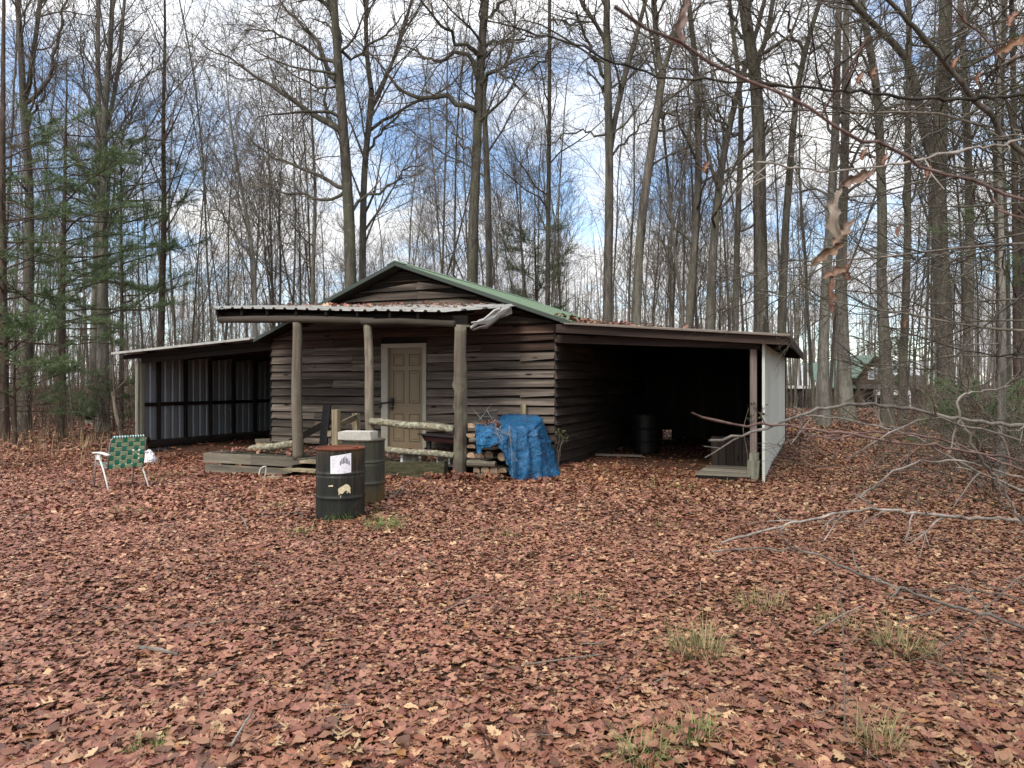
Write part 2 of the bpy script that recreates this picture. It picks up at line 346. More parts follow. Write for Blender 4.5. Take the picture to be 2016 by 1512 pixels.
def drum_mat(name, paint, rust, lo, hi, side):
    g = G(name); n = g.noise(g.coords((3.5, 3.5, 0.9)), 2.2, 8, 0.7); nn = g.noise(g.coords((22, 22, 1.0)), 1.2, 5, 0.6)
    sp = g.n.new('ShaderNodeSeparateXYZ'); g.l.new(g.tc.outputs['Object'], sp.inputs[0])
    top = g.math('MULTIPLY', g.ramp(sp.outputs[2], [(0.70, 0.0), (0.88, 1.0)]), hi)
    bot = g.math('MULTIPLY', g.ramp(sp.outputs[2], [(0.10, 1.0), (0.42, 0.0)]), lo)
    right = g.math('MULTIPLY', g.ramp(sp.outputs[0], [(0.16, 0.0), (0.28, 1.0)]), side)
    f = g.math('ADD', g.math('ADD', top, bot), g.math('ADD', right, g.math('MULTIPLY_ADD', n, 2.4, -1.2)))
    col = g.mix(g.ramp(nn, [(0.42, 0.0), (0.66, 0.8)]), paint, tuple(c * 1.7 + 0.003 for c in paint))
    runs = g.math('MULTIPLY', g.ramp(g.noise(g.coords((16, 16, 0.5)), 1.3, 4, 0.6), [(0.50, 0.0), (0.64, 1.0)]), g.ramp(sp.outputs[2], [(0.25, 0.15), (0.87, 0.85)]))
    col = g.mix(runs, col, tuple(c * 1.1 for c in rust))
    col = g.mix(g.ramp(f, [(0.25, 0.0), (0.8, 0.9)]), col, rust)
    g.bump(n, 0.35, 0.02); return g.done(col, 0.55, 0.3)
M['drum_dark'] = drum_mat('drum_dark', (0.0085, 0.0105, 0.0085), (0.070, 0.045, 0.022), 0.15, 0.5, 0.2)
M['drum_grey'] = drum_mat('drum_grey', (0.030, 0.031, 0.022), (0.085, 0.056, 0.022), 0.85, 0.15, 0.6)
M["drum_shaded"] = drum_mat("drum_shaded", (0.004, 0.0042, 0.0035), (0.03, 0.02, 0.012), 0.4, 0.2, 0.2)  # drum paint taken nearly black to imitate the carport's deep shade
M['rust'] = plain('rust', (0.125, 0.042, 0.022), 0.85, 0.2, var=0.4)

def tarp_mat():
    g = G('blue_tarp'); v = g.coords((1, 1, 1), rnd=False)
    n = g.noise(v, 6.5, 8, 0.62, 1.4); n2 = g.noise(v, 2.2, 4, 0.6); n3 = g.noise(v, 26, 4, 0.6, 0.5)
    col = g.ramp(n2, [(0.3, (0.005, 0.070, 0.165)), (0.7, (0.011, 0.140, 0.300))])
    col = g.mix(g.ramp(n3, [(0.62, 0.0), (0.75, 0.35)]), col, (0.10, 0.28, 0.48))
    g.bump(n, 1.0, 0.09); return g.done(col, 0.24, 0.6)
M['tarp'] = tarp_mat()
def mossy():
    g = G('mossy_timber'); n = g.noise(g.coords((2.0, 5, 9)), 2.5, 8, 0.7)
    col = g.ramp(n, [(0.32, (0.022, 0.019, 0.013)), (0.48, (0.048, 0.046, 0.024)), (0.62, (0.075, 0.064, 0.040)), (0.78, (0.15, 0.13, 0.095))])
    g.bump(n, 0.8, 0.02); return g.done(col, 0.95, 0.1)
M['moss'] = mossy()
def leaf_mat():
    g = G('dead_leaf'); a = g.n.new('ShaderNodeAttribute'); a.attribute_name = 'tint'
    v = g.coords((1, 1, 1), rnd=False); n = g.noise(v, 55, 4, 0.6)
    col = g.scale(a.outputs['Color'], g.math('MULTIPLY_ADD', n, 0.9, 0.55))
    return g.done(col, 0.50, 0.40)
M['leaf'] = leaf_mat()
def ground_mat():
    g = G('forest_floor'); v = g.coords((1, 1, 1), rnd=False)
    n1 = g.noise(v, 9, 8, 0.75); n2 = g.noise(v, 0.45, 5, 0.6); n3 = g.noise(v, 22, 3, 0.6)
    col = g.ramp(n1, [(0.34, (0.060, 0.032, 0.022)), (0.50, (0.11, 0.055, 0.036)), (0.64, (0.14, 0.070, 0.044)), (0.78, (0.19, 0.105, 0.065))])
    col = g.mix(g.ramp(n3, [(0.45, 0.0), (0.60, 0.6)]), col, (0.045, 0.025, 0.018))
    col = g.mix(g.ramp(n2, [(0.50, 0.0), (0.72, 0.45)]), col, (0.11, 0.085, 0.045))
    g.bump(n1, 0.9, 0.05); return g.done(col, 0.95, 0.1)
M['ground'] = ground_mat()
def tint_mat(name, rough=0.7, spec=0.25, trans=0.0):
    g = G(name); a = g.n.new('ShaderNodeAttribute'); a.attribute_name = 'tint'
    if trans: g.b.inputs['Transmission Weight'].default_value = 0.0
    return g.done(a.outputs['Color'], rough, spec)
M['blade'] = tint_mat('grass_blade'); M['needle'] = tint_mat('pine_needle', 0.55)
M['brush'] = bark('brush', (0.060, 0.044, 0.032), (0.19, 0.15, 0.11), (0.15, 0.10, 0.062), 0.6)
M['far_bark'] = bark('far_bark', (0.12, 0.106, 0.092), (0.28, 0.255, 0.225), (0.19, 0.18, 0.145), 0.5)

# ------------------------------------------------------------------ ground
def build_ground():
    xs = np.unique(np.concatenate([np.linspace(-900, -60, 12), np.linspace(-60, 60, 150), np.linspace(60, 900, 12)]))
    ys = np.unique(np.concatenate([np.linspace(-200, -8, 8), np.linspace(-8, 60, 150), np.linspace(60, 1200, 14)]))
    X, Y = np.meshgrid(xs, ys); Z = gz(X, Y)
    n = len(xs); i = np.arange(len(ys) - 1)[:, None] * n + np.arange(n - 1)[None]
    q = np.stack([i, i + 1, i + n + 1, i + n], -1).reshape(-1, 4)
    me = np_mesh('ground', np.stack([X, Y, Z], -1).reshape(-1, 3), q, M['ground'], smooth=True)
    return tag(link_mesh('ground', me), 'forest floor sloping gently round the cabin under fallen oak leaves', 'ground', kind='structure')
ground = build_ground()

# ------------------------------------------------------------------ cabin with lean-to, carport and porch (local axes: x along the front, y into depth)
cabin = empty('cabin', (RX, RY, 0), -TH, 'low weathered clapboard cabin with green metal roof, porch, side lean-to and dark open carport', 'cabin')
RIDGE_T, RIDGE_Z = -3.36, 4.11
WID, DEP = 6.78, 7.4
def roof_z(t): return RIDGE_Z - (0.355 if t > RIDGE_T else 0.402) * abs(t - RIDGE_T)
rnd = random.Random(3)

def clapboard(mb, x0, x1, z0, z1, tilt0, tilt1, top=None):
    """one lapped board on the front (plane y=0, facing -y); tilt: how far each end is lifted; top(x): clip height"""
    n = max(2, int((x1 - x0) / 0.8) + 1)
    xs = [x0 + (x1 - x0) * i / (n - 1) for i in range(n)]
    vs = []
    w1, w2 = rnd.uniform(0, 6), rnd.uniform(0, 6); gap = rnd.uniform(.010, .026)
    for i, x in enumerate(xs):
        f = (x - x0) / (x1 - x0); dz = tilt0 + (tilt1 - tilt0) * f
        lo = z0 + dz + 0.006 * math.sin(x * 2.1 + w1) + 0.004 * math.sin(x * 5.3 + w2); hi = z1 - gap + 0.005 * math.sin(x * 3.1 + w2)
        if top: hi = min(hi, top(x)); lo = min(lo, hi - 0.004)
        out = 0.066 + 0.012 * math.sin(x * 1.4 + w2)
        vs += [(x, -out, lo), (x, -0.012, hi), (x, -0.002, hi), (x, -0.004, lo)]
    fs = [(4 * i + a, 4 * i + 4 + a, 4 * i + 4 + b, 4 * i + b) for i in range(n - 1) for a, b in ((0, 1), (1, 2), (2, 3), (3, 0))]
    fs += [(0, 1, 2, 3), tuple(4 * (n - 1) + k for k in (3, 2, 1, 0))]
    mb.add(vs, fs)

# front wall: a backing with every clapboard as a piece of its own
mb = MB(); mb.box(-WID, -3.86, 0.0, 0.10, 0.05, 2.80); mb.box(-2.78, 0.0, 0.0, 0.10, -0.02, 2.80); mb.box(-3.86, -2.78, 0.0, 0.10, 2.46, 2.80)
front = mb.build('front_wall', M['dark_wood'], cabin)
EXP = 0.176
for k in range(17):
    z0 = -0.04 + k * EXP; z1 = z0 + EXP
    if z0 > 2.80: break
    jit = lambda: rnd.uniform(-0.007, 0.007)
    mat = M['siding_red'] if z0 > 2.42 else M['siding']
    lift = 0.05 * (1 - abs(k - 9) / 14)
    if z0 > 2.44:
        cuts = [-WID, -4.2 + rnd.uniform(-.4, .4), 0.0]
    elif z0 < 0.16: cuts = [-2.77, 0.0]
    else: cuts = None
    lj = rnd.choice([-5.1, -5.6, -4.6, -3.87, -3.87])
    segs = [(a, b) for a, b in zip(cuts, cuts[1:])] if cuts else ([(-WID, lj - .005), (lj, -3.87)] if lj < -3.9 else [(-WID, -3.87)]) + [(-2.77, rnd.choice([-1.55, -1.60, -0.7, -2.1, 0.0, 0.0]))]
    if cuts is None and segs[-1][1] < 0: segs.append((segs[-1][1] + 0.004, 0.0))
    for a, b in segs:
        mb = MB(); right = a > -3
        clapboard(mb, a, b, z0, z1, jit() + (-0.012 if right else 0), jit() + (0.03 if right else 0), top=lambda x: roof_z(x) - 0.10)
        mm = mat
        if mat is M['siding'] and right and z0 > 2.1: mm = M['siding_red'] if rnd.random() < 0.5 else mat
        mb.build('siding_board', mm, front)
gab = MB(); gab.add([(-WID + .05, 0.03, 2.80), (0 - .05, 0.03, 2.80), (RIDGE_T, 0.03, roof_z(RIDGE_T) - 0.12)], [(0, 1, 2)])
gable = gab.build('gable_wall', M['dark_wood'], cabin)
for k in range(7):
    z0 = 2.80 + k * 0.19; z1 = z0 + 0.19
    xl = RIDGE_T - (RIDGE_Z - 0.13 - z0) / 0.402; xr = RIDGE_T + (RIDGE_Z - 0.13 - z0) / 0.355
    xl = max(xl, -WID); xr = min(xr, 0.0)
    if xr - xl < 0.15: break
    cut = [xl, xr] if xr - xl < 2.0 else [xl, RIDGE_T + rnd.choice([0.35, 0.37, -1.2]), xr]
    for a, b in zip(cut, cut[1:]):
        mb = MB(); clapboard(mb, a + 0.002, b - 0.002, z0, z1, rnd.uniform(-.006, .006), rnd.uniform(-.006, .006), top=lambda x: roof_z(x) - 0.11)
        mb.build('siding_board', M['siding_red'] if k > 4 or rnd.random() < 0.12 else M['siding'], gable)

# right side wall inside the carport and left side wall in the lean-to
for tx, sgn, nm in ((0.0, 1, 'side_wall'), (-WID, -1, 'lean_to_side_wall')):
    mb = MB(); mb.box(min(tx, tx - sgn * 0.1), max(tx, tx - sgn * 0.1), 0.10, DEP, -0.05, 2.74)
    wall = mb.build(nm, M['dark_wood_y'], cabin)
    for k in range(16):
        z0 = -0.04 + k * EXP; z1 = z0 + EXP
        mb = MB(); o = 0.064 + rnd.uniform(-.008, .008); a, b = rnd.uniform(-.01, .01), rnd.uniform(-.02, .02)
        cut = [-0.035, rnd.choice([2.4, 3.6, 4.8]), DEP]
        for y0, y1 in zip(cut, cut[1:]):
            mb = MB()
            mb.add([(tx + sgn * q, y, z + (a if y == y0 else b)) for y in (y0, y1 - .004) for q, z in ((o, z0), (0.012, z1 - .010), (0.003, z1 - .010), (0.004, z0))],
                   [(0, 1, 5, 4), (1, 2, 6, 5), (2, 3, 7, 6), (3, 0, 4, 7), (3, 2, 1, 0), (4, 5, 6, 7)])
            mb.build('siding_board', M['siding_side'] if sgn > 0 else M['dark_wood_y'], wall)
# back wall of the cabin, the carport and the lean-to: one dark plank wall with a gap at its foot
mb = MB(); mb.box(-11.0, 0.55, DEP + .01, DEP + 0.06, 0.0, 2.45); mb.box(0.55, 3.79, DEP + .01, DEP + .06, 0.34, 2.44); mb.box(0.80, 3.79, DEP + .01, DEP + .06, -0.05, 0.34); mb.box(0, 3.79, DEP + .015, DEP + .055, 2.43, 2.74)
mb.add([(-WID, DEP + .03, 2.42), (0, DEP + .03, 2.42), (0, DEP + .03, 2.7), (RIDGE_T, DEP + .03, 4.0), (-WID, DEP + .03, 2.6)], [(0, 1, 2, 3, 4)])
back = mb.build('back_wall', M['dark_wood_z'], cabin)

# door with frame
mb = MB(); mb.box(-3.86, -3.70, -0.06, 0.04, 0.26, 2.44); mb.box(-2.86, -2.78, -0.06, 0.04, 0.26, 2.44); mb.box(-3.86, -2.78, -0.062, 0.038, 2.37, 2.46)
mb.build('door_frame', M['door_frame'], cabin)
mb = MB(); mb.box(-3.70, -2.86, 0.012, 0.05, 0.27, 2.37)
door = mb.build('door', M['door'], cabin)
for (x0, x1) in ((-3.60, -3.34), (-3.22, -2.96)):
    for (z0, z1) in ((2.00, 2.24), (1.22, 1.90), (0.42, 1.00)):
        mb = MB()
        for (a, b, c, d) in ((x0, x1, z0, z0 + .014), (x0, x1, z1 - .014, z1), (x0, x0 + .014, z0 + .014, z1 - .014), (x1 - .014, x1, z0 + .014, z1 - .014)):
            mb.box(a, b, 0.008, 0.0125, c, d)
        g = mb.build('groove_shade_strip', M['groove_shade'], door)  # raised strip; the groove's shade lies only in its dark colour
        mb = MB(); i = 0.045
        mb.add([(x0 + i, 0.011, z0 + i), (x1 - i, 0.011, z0 + i), (x1 - i, 0.011, z1 - i), (x0 + i, 0.011, z1 - i), (x0 + i + .02, 0.002, z0 + i + .02), (x1 - i - .02, 0.002, z0 + i + .02), (x1 - i - .02, 0.002, z1 - i - .02), (x0 + i + .02, 0.002, z1 - i - .02)],
               [(4, 5, 6, 7), (0, 1, 5, 4), (1, 2, 6, 5), (2, 3, 7, 6), (3, 0, 4, 7)])
        mb.build('raised_panel', M['door'], door)
mb = MB(); mb.tube([(-3.86, -0.085, 1.215), (-3.74, -0.085, 1.225), (-3.62, -0.06, 1.25)], 0.018, 6); mb.box(-3.645, -3.585, -0.05, 0.008, 1.17, 1.33); mb.box(-3.64, -3.60, -0.06, -0.01, 1.08, 1.15); mb.box(-3.90, -3.85, -0.10, -0.05, 1.12, 1.22)
mb.build('hasp_lock', M['iron'], door)

# gable roof: each metal sheet is a piece; rake boards, ridge cap
def sheet(mb, a, b, c, d, ribs, h=0.02, seg=None):
    """ribbed sheet between edge a-b (low side) and d-c; ribs run from a-b to d-c"""
    a, b, c, d = map(Vector, (a, b, c, d)); nrm = (b - a).cross(d - a).normalized()
    if nrm.z < 0: nrm = -nrm
    prof = []
    for i in range(ribs):
        for f, e in ((0.0, 0), (0.34, 0), (0.42, 1), (0.58, 1), (0.66, 0)):
            prof.append(((i + f) / ribs, e))
    prof.append((1.0, 0))
    top = []
    for f, e in prof: top += [a.lerp(b, f) + nrm * e * h, d.lerp(c, f) + nrm * e * h]
    n = len(prof); bot = [v - nrm * 0.006 for v in top]
    fs = [(2 * i, 2 * i + 2, 2 * i + 3, 2 * i + 1) for i in range(n - 1)] + [(2 * n + 2 * i, 2 * n + 2 * i + 1, 2 * n + 2 * i + 3, 2 * n + 2 * i + 2) for i in range(n - 1)]
    fs += [(2 * i, 2 * n + 2 * i, 2 * n + 2 * i + 2, 2 * i + 2) for i in range(n - 1)] + [(2 * i + 1, 2 * i + 3, 2 * n + 2 * i + 3, 2 * n + 2 * i + 1) for i in range(n - 1)]
    fs += [(0, 1, 2 * n + 1, 2 * n), (2 * n - 2, 4 * n - 2, 4 * n - 1, 2 * n - 1)]
    mb.add(top + bot, fs)
Y0, Y1 = -0.30, DEP + 0.25
EL, ER = -7.06, 0.40
mb = MB()
mb.hexa(
        [(EL + .05, Y0 + .06, roof_z(EL + .05) - .09), (RIDGE_T, Y0 + .06, RIDGE_Z - .09), (EL + .05, Y1, roof_z(EL + .05) - .09), (RIDGE_T, Y1, RIDGE_Z - .09),
         (EL + .05, Y0 + .06, roof_z(EL + .05) - .03), (RIDGE_T, Y0 + .06, RIDGE_Z - .03), (EL + .05, Y1, roof_z(EL + .05) - .03), (RIDGE_T, Y1, RIDGE_Z - .03)])
mb.hexa([(RIDGE_T + .001, Y0 + .06, RIDGE_Z - .09), (ER - .05, Y0 + .06, roof_z(ER - .05) - .09), (RIDGE_T + .001, Y1, RIDGE_Z - .09), (ER - .05, Y1, roof_z(ER - .05) - .09),
         (RIDGE_T + .001, Y0 + .06, RIDGE_Z - .03), (ER - .05, Y0 + .06, roof_z(ER - .05) - .03), (RIDGE_T + .001, Y1, RIDGE_Z - .03), (ER - .05, Y1, roof_z(ER - .05) - .03)])
roof = mb.build('roof', M['dark_wood'], cabin)
ns = 8
for i in range(ns):
    y0 = Y0 + (Y1 - Y0) * i / ns; y1 = Y0 + (Y1 - Y0) * (i + 1) / ns
    for e in (EL, ER):
        mb = MB(); sheet(mb, (e, y0, roof_z(e)), (e, y1 + .01, roof_z(e)), (RIDGE_T, y1 + .01, RIDGE_Z), (RIDGE_T, y0, RIDGE_Z), 4, 0.022)
        mb.build('roof_sheet', M['roof_green'], roof)
mb = MB()
for e in (EL, ER):
    sgn = 1 if e > RIDGE_T else -1
    mb.hexa([(RIDGE_T + sgn * .002, Y0 - .02, RIDGE_Z - .065), (e, Y0 - .02, roof_z(e) - .065), (RIDGE_T + sgn * .002, Y0 + .03, RIDGE_Z - .065), (e, Y0 + .03, roof_z(e) - .065),
             (RIDGE_T + sgn * .002, Y0 - .02, RIDGE_Z + .012), (e, Y0 - .02, roof_z(e) + .012), (RIDGE_T + sgn * .002, Y0 + .03, RIDGE_Z + .012), (e, Y0 + .03, roof_z(e) + .012)])
mb.build('rake_trim', M['roof_edge_green'], roof)
mb = MB()
for sgn, sl in ((1, .355), (-1, .402)):
    mb.hexa([(RIDGE_T, Y0 - .03, RIDGE_Z + .02), (RIDGE_T + sgn * .2, Y0 - .03, RIDGE_Z + .025 - .2 * sl), (RIDGE_T, Y1, RIDGE_Z + .02), (RIDGE_T + sgn * .2, Y1, RIDGE_Z + .025 - .2 * sl),
             (RIDGE_T, Y0 - .03, RIDGE_Z + .045), (RIDGE_T + sgn * .2, Y0 - .03, RIDGE_Z + .035 - .2 * sl), (RIDGE_T, Y1, RIDGE_Z + .045), (RIDGE_T + sgn * .2, Y1, RIDGE_Z + .035 - .2 * sl)])
mb.build('ridge_cap', M['roof_green'], roof)

# carport on the right
CT0, CT1 = 0.33, 4.21
def cz(t): return 2.755 - 0.083 * (t - CT0)
mb = MB()
for y in np.arange(-0.1, DEP, 0.9): mb.bar((0.05, y + .1, cz(0.05) - .10), (CT1 - .06, y + .1, cz(CT1) - .10), 0.045, 0.12)
mb.bar((0.06, 0.7, cz(.06) - .22), (0.06, DEP, cz(.06) - .22), .06, .14); mb.bar((3.72, 0.0, cz(3.72) - .20), (3.72, DEP, cz(3.72) - .20), .07, .12)
crp = mb.build('carport_roof', M['dark_wood'], cabin)
for i in range(8):
    y0 = Y0 - .05 + (Y1 - Y0 + .05) * i / 8; y1 = Y0 - .05 + (Y1 - Y0 + .05) * (i + 1) / 8
    mb = MB(); sheet(mb, (CT1, y0, cz(CT1)), (CT1, y1 + .01, cz(CT1)), (CT0 - .1, y1 + .01, cz(CT0 - .1)), (CT0 - .1, y0, cz(CT0 - .1)), 4, 0.016)
    mb.build('roof_sheet', M['roof_brown'], crp)
mb = MB(); mb.hexa([(0.12, -.28, cz(.12) - .19), (CT1 - .02, -.28, cz(CT1) - .17), (0.12, -.24, cz(.12) - .19), (CT1 - .02, -.24, cz(CT1) - .17),
                    (0.12, -.28, cz(.12) - .035), (CT1 - .02, -.28, cz(CT1) - .035), (0.12, -.24, cz(.12) - .035), (CT1 - .02, -.24, cz(CT1) - .035)]); mb.build('fascia_board', M['fascia'], crp)
mb = MB(); mb.hexa([(0.3, -.36, cz(.3) - .03), (CT1, -.36, cz(CT1) - .03), (0.3, -.29, cz(.3) - .03), (CT1, -.29, cz(CT1) - .03),
                    (0.3, -.36, cz(.3) - .004), (CT1, -.36, cz(CT1) - .004), (0.3, -.29, cz(.3) - .004), (CT1, -.29, cz(CT1) - .004)]); mb.build('drip_edge', M['trim_grey'], crp)
mb = MB(); mb.hexa([(CT1 - .02, -.238, cz(CT1) - .17), (CT1 + .015, -.238, cz(CT1) - .17), (CT1 - .02, Y1, cz(CT1) - .17), (CT1 + .015, Y1, cz(CT1) - .17),
                    (CT1 - .02, -.238, cz(CT1) - .02), (CT1 + .015, -.238, cz(CT1) - .02), (CT1 - .02, Y1, cz(CT1) - .02), (CT1 + .015, Y1, cz(CT1) - .02)]); mb.build('fascia_board', M['fascia'], crp)
mb = MB(); mb.bar((0.06, -0.05, cz(.06) - .30), (3.72, -0.05, cz(3.72) - .19), .06, .15); mb.build('header_beam', M['fascia'], cabin)
mb = MB(); mb.box(3.70, 3.74, .0, DEP, 0.9, 0.96); mb.box(3.70, 3.74, .0, DEP, 0.05, 0.15)
for y in (1.8, 3.6, 5.4, 7.2): mb.box(3.65, 3.735, y, y + .09, -.1, cz(3.7) - .26)
cw = mb.build('carport_wall', M['dark_wood_z'], cabin)
for i in range(8):
    y0 = -0.03 + (DEP + .05) * i / 8; y1 = -0.03 + (DEP + .05) * (i + 1) / 8
    za = float(gz(*LW(3.8, y0)[:2])) - .05; zb = float(gz(*LW(3.8, y1)[:2])) - .05
    mb = MB(); a, b, c, d = (3.76, y0, za), (3.76, y1, zb), (3.76, y1, cz(3.76) - .15), (3.76, y0, cz(3.76) - .15)
    pr = []
    for k in range(4):
        for f, e in ((0, 0), (.36, 0), (.44, 1), (.56, 1), (.64, 0)): pr.append(((k + f) / 4, e))
    pr.append((1.0, 0)); vs = []
    for f, e in pr:
        p0 = Vector(a).lerp(Vector(b), f); p1 = Vector(d).lerp(Vector(c), f); o = Vector((0.004 + e * .014, 0, 0)); vs += [p0 + o, p1 + o]
    n = len(pr); vs += [v - Vector((.006, 0, 0)) for v in vs]
    mb.add(vs, [(2 * i, 2 * i + 1, 2 * i + 3, 2 * i + 2) for i in range(n - 1)] + [(2 * n + 2 * i, 2 * n + 2 * i + 2, 2 * n + 2 * i + 3, 2 * n + 2 * i + 1) for i in range(n - 1)] + [(0, 2 * n, 2 * n + 1, 1)])
    mb.build('metal_panel', M['panel_white'], cw)
mb = MB(); mb.box(3.755, 3.80, -.045, -.03, -.12, cz(3.76) - .15); mb.build('corner_trim', M['panel_white'], cw)
mb = MB(); mb.box(3.56, 3.67, -.06, .06, 0.44, 2.28, j=.004); mb.build('carport_post', M['grey_post'], cabin)
mb = MB(); mb.box(3.55, 3.70, -.08, .07, 0.315, 0.44, j=.006); mb.build('post_block', M['grey_block'], cabin)
m4 = Matrix.Translation((3.60, -0.06, -.14)) @ Matrix.Rotation(0.05, 4, 'Y')
mb = MB(); mb.box(-.10, .095, -.10, .10, 0.0, 0.45, m=m4, j=.008); mb.build('post_block', M['grey_block'], cabin)

# lean-to on the left
LT0, LT1 = -6.95, -11.55
def lz(t): return 2.66 + (t - LT0) * 0.0605
mb = MB()
for y in np.arange(0.0, DEP, 0.8): mb.bar((LT0 + .1, y, lz(LT0) - .09), (LT1 + .05, y, lz(LT1) - .09), .05, .11)
for t in (-8.2, -9.5, -10.6): mb.bar((t, Y0 + .02, lz(t) - .03), (t, DEP, lz(t) - .03), .06, .03)
lr = mb.build('lean_to_roof', M['dark_wood'], cabin)
for i in range(8):
    y0 = Y0 + (Y1 - Y0) * i / 8; y1 = Y0 + (Y1 - Y0) * (i + 1) / 8
    mb = MB(); sheet(mb, (LT1, y0, lz(LT1)), (LT1, y1 + .01, lz(LT1)), (LT0 - .12, y1 + .01, lz(LT0 - .12)), (LT0 - .12, y0, lz(LT0 - .12)), 4, 0.018)
    mb.build('roof_sheet', M['galv'], lr)
mb = MB(); mb.hexa([(LT1, Y0 - .03, lz(LT1) - .03), (LT0 - .2, Y0 - .03, lz(LT0 - .2) - .03), (LT1, Y0 - .005, lz(LT1) - .03), (LT0 - .2, Y0 - .005, lz(LT0 - .2) - .03),
                    (LT1, Y0 - .03, lz(LT1) + .022), (LT0 - .2, Y0 - .03, lz(LT0 - .2) + .022), (LT1, Y0 - .005, lz(LT1) + .022), (LT0 - .2, Y0 - .005, lz(LT0 - .2) + .022)]); mb.build('drip_edge', M['roof_white'], lr)
mb = MB(); mb.bar((-11.0, 0.05, 2.21), (-6.8, 0.05, 2.47), .05, .15); mb.build('header_beam', M['dark_wood'], cabin)
WTL = -11.02
mb = MB(); mb.box(WTL - .06, WTL + .02, 0.05, DEP, -.02, 0.11); mb.box(WTL + .02, WTL + .06, 0.05, DEP, 0.03, 0.20)
lw = mb.build('lean_to_wall', M['siding_side'], cabin)
ystud = [0.02] + [0.56 + 0.86 * i for i in range(9)]
for i, y in enumerate(ystud):
    mb = MB(); mb.box(WTL, WTL + .09, y, y + (.10 if i == 0 else .06), -.28 if i == 0 else .20, 2.26, j=.005); mb.build('stud', M['dark_wood_z'] if i else M['grey_block'], lw)
for i in range(len(ystud) - 1):
    y0, y1 = ystud[i] + .06, ystud[i + 1]
    if y1 > DEP: break
    mb = MB(); mb.box(WTL + .01, WTL + .06, y0, y1, 1.06, 1.15, j=.004); mb.build('girt', M['dark_wood_y'], lw)
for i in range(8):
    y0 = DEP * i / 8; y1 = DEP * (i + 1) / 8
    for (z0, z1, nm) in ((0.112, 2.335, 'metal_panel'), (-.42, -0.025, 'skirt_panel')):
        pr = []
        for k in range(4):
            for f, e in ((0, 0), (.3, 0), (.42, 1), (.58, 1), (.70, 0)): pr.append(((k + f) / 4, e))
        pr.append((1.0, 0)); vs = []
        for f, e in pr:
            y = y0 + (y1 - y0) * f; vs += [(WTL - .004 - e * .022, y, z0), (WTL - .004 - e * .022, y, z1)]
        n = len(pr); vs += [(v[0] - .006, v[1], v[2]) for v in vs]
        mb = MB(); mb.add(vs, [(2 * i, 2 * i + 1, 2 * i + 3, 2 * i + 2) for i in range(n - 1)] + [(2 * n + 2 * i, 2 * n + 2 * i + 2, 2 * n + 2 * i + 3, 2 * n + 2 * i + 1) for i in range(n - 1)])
        mb.build(nm, M['galv_shaded'], lw)
mb = MB(); mb.box(WTL - .02, WTL + .07, -.06, .03, -.42, 2.2); mb.build('corner_post', M['grey_block'], cabin)
for a in ((WTL + .06, WTL + .10, 3.0, 3.12, -.3, .1), (WTL + .05, WTL + .10, 0.15, 0.27, -.40, 0.02)): mb = MB(); mb.box(*a); mb.build('wall_leg', M['dark_wood_z'], cabin)

# porch: posts, beam, rails, deck, roof, steps
PS = -1.95
mb = MB(); mb.box(-6.70, -1.0, PS + .05, -.05, 0.10, 0.19)
deck = mb.build('deck', M['dark_wood'], cabin)
x = -6.72
while x < -1.05:
    w = 0.14; mb = MB(); mb.box(x, min(x + w, -1.02), PS - .02, -0.065, 0.192, 0.225 + rnd.uniform(-.006, .006), j=.003); mb.build('deck_board', M['deck_board'], deck); x += w + .012
for (x0, x1, z0, z1, nm) in ((-6.78, -5.55, 0.045, 0.235, 'rim_board'), (-5.546, -4.25, 0.045, 0.225, 'rim_board'), (-6.74, -4.25, -0.150, 0.015, 'rim_board'), (-3.0, -1.9, 0.02, 0.20, 'rim_board')):
    mb = MB(); mb.box(x0, x1, PS - .085, PS - .035, z0, z1, j=.008); mb.build(nm, M['grey_board'], deck)
mb = MB(); mb.box(-6.78, -6.73, PS - .03, -.1, 0.03, 0.23, j=.005); mb.build('rim_board', M['grey_board'], deck)
mb = MB()
for t, y in ((-6.5, PS + .1), (-5.2, PS + .1), (-4.35, PS + .1), (-2.6, PS + .1), (-6.5, -.4)): mb.box(t, t + .2, y, y + .2, -.35, 0.10)
mb.build('footing', M['dark_wood_z'], deck)

def log_post(t, y, z0, z1, r0, r1, lean, seed, knots):
    rr = random.Random(seed); n = 30; mb = MB(); vs = []; sides = 32
    pts = []
    for i in range(n):
        f = i / (n - 1); z = z0 + (z1 - z0) * f
        pts.append((t + lean * (f - 0.5) + 0.012 * math.sin(f * 7 + seed), y + 0.010 * math.cos(f * 6 + seed), z))
    for i, p in enumerate(pts):
        f = i / (n - 1); r = r0 + (r1 - r0) * f
        for k in range(sides):
            an = 2 * math.pi * k / sides; q = 1 + 0.05 * math.sin(3 * an + seed + 1.5 * f) + rr.uniform(-.018, .018)
            for ca, c0, c1, cd in ((-1.75 + .25 * seed, .05, .55, .16), (-1.15 - .1 * seed, .45, .98, .20), (-2.3 + .1 * seed, .3, .8, .12)):   # drying cracks
                q -= cd * math.exp(-((((an - ca - .05 * math.sin(9 * f)) + math.pi) % (2 * math.pi) - math.pi) / .10) ** 2) * max(0, min(1, (f - c0) / .08, (c1 - f) / .08))
            for kz, ka, kh in knots:
                d = ((p[2] - kz) / .06) ** 2 + (math.sin((an - ka) / 2) / .22) ** 2
                q += kh * 1.5 * math.exp(-d)
            vs.append((p[0] + r * q * math.cos(an), p[1] + r * q * math.sin(an), p[2]))
    fs = [(i * sides + k, i * sides + (k + 1) % sides, (i + 1) * sides + (k + 1) % sides, (i + 1) * sides + k) for i in range(n - 1) for k in range(sides)]
    fs += [tuple(range(sides))[::-1], tuple((n - 1) * sides + k for k in range(sides))]
    mb.add(vs, fs); return mb.build('porch_post', M['log_post'], cabin, smooth=True)
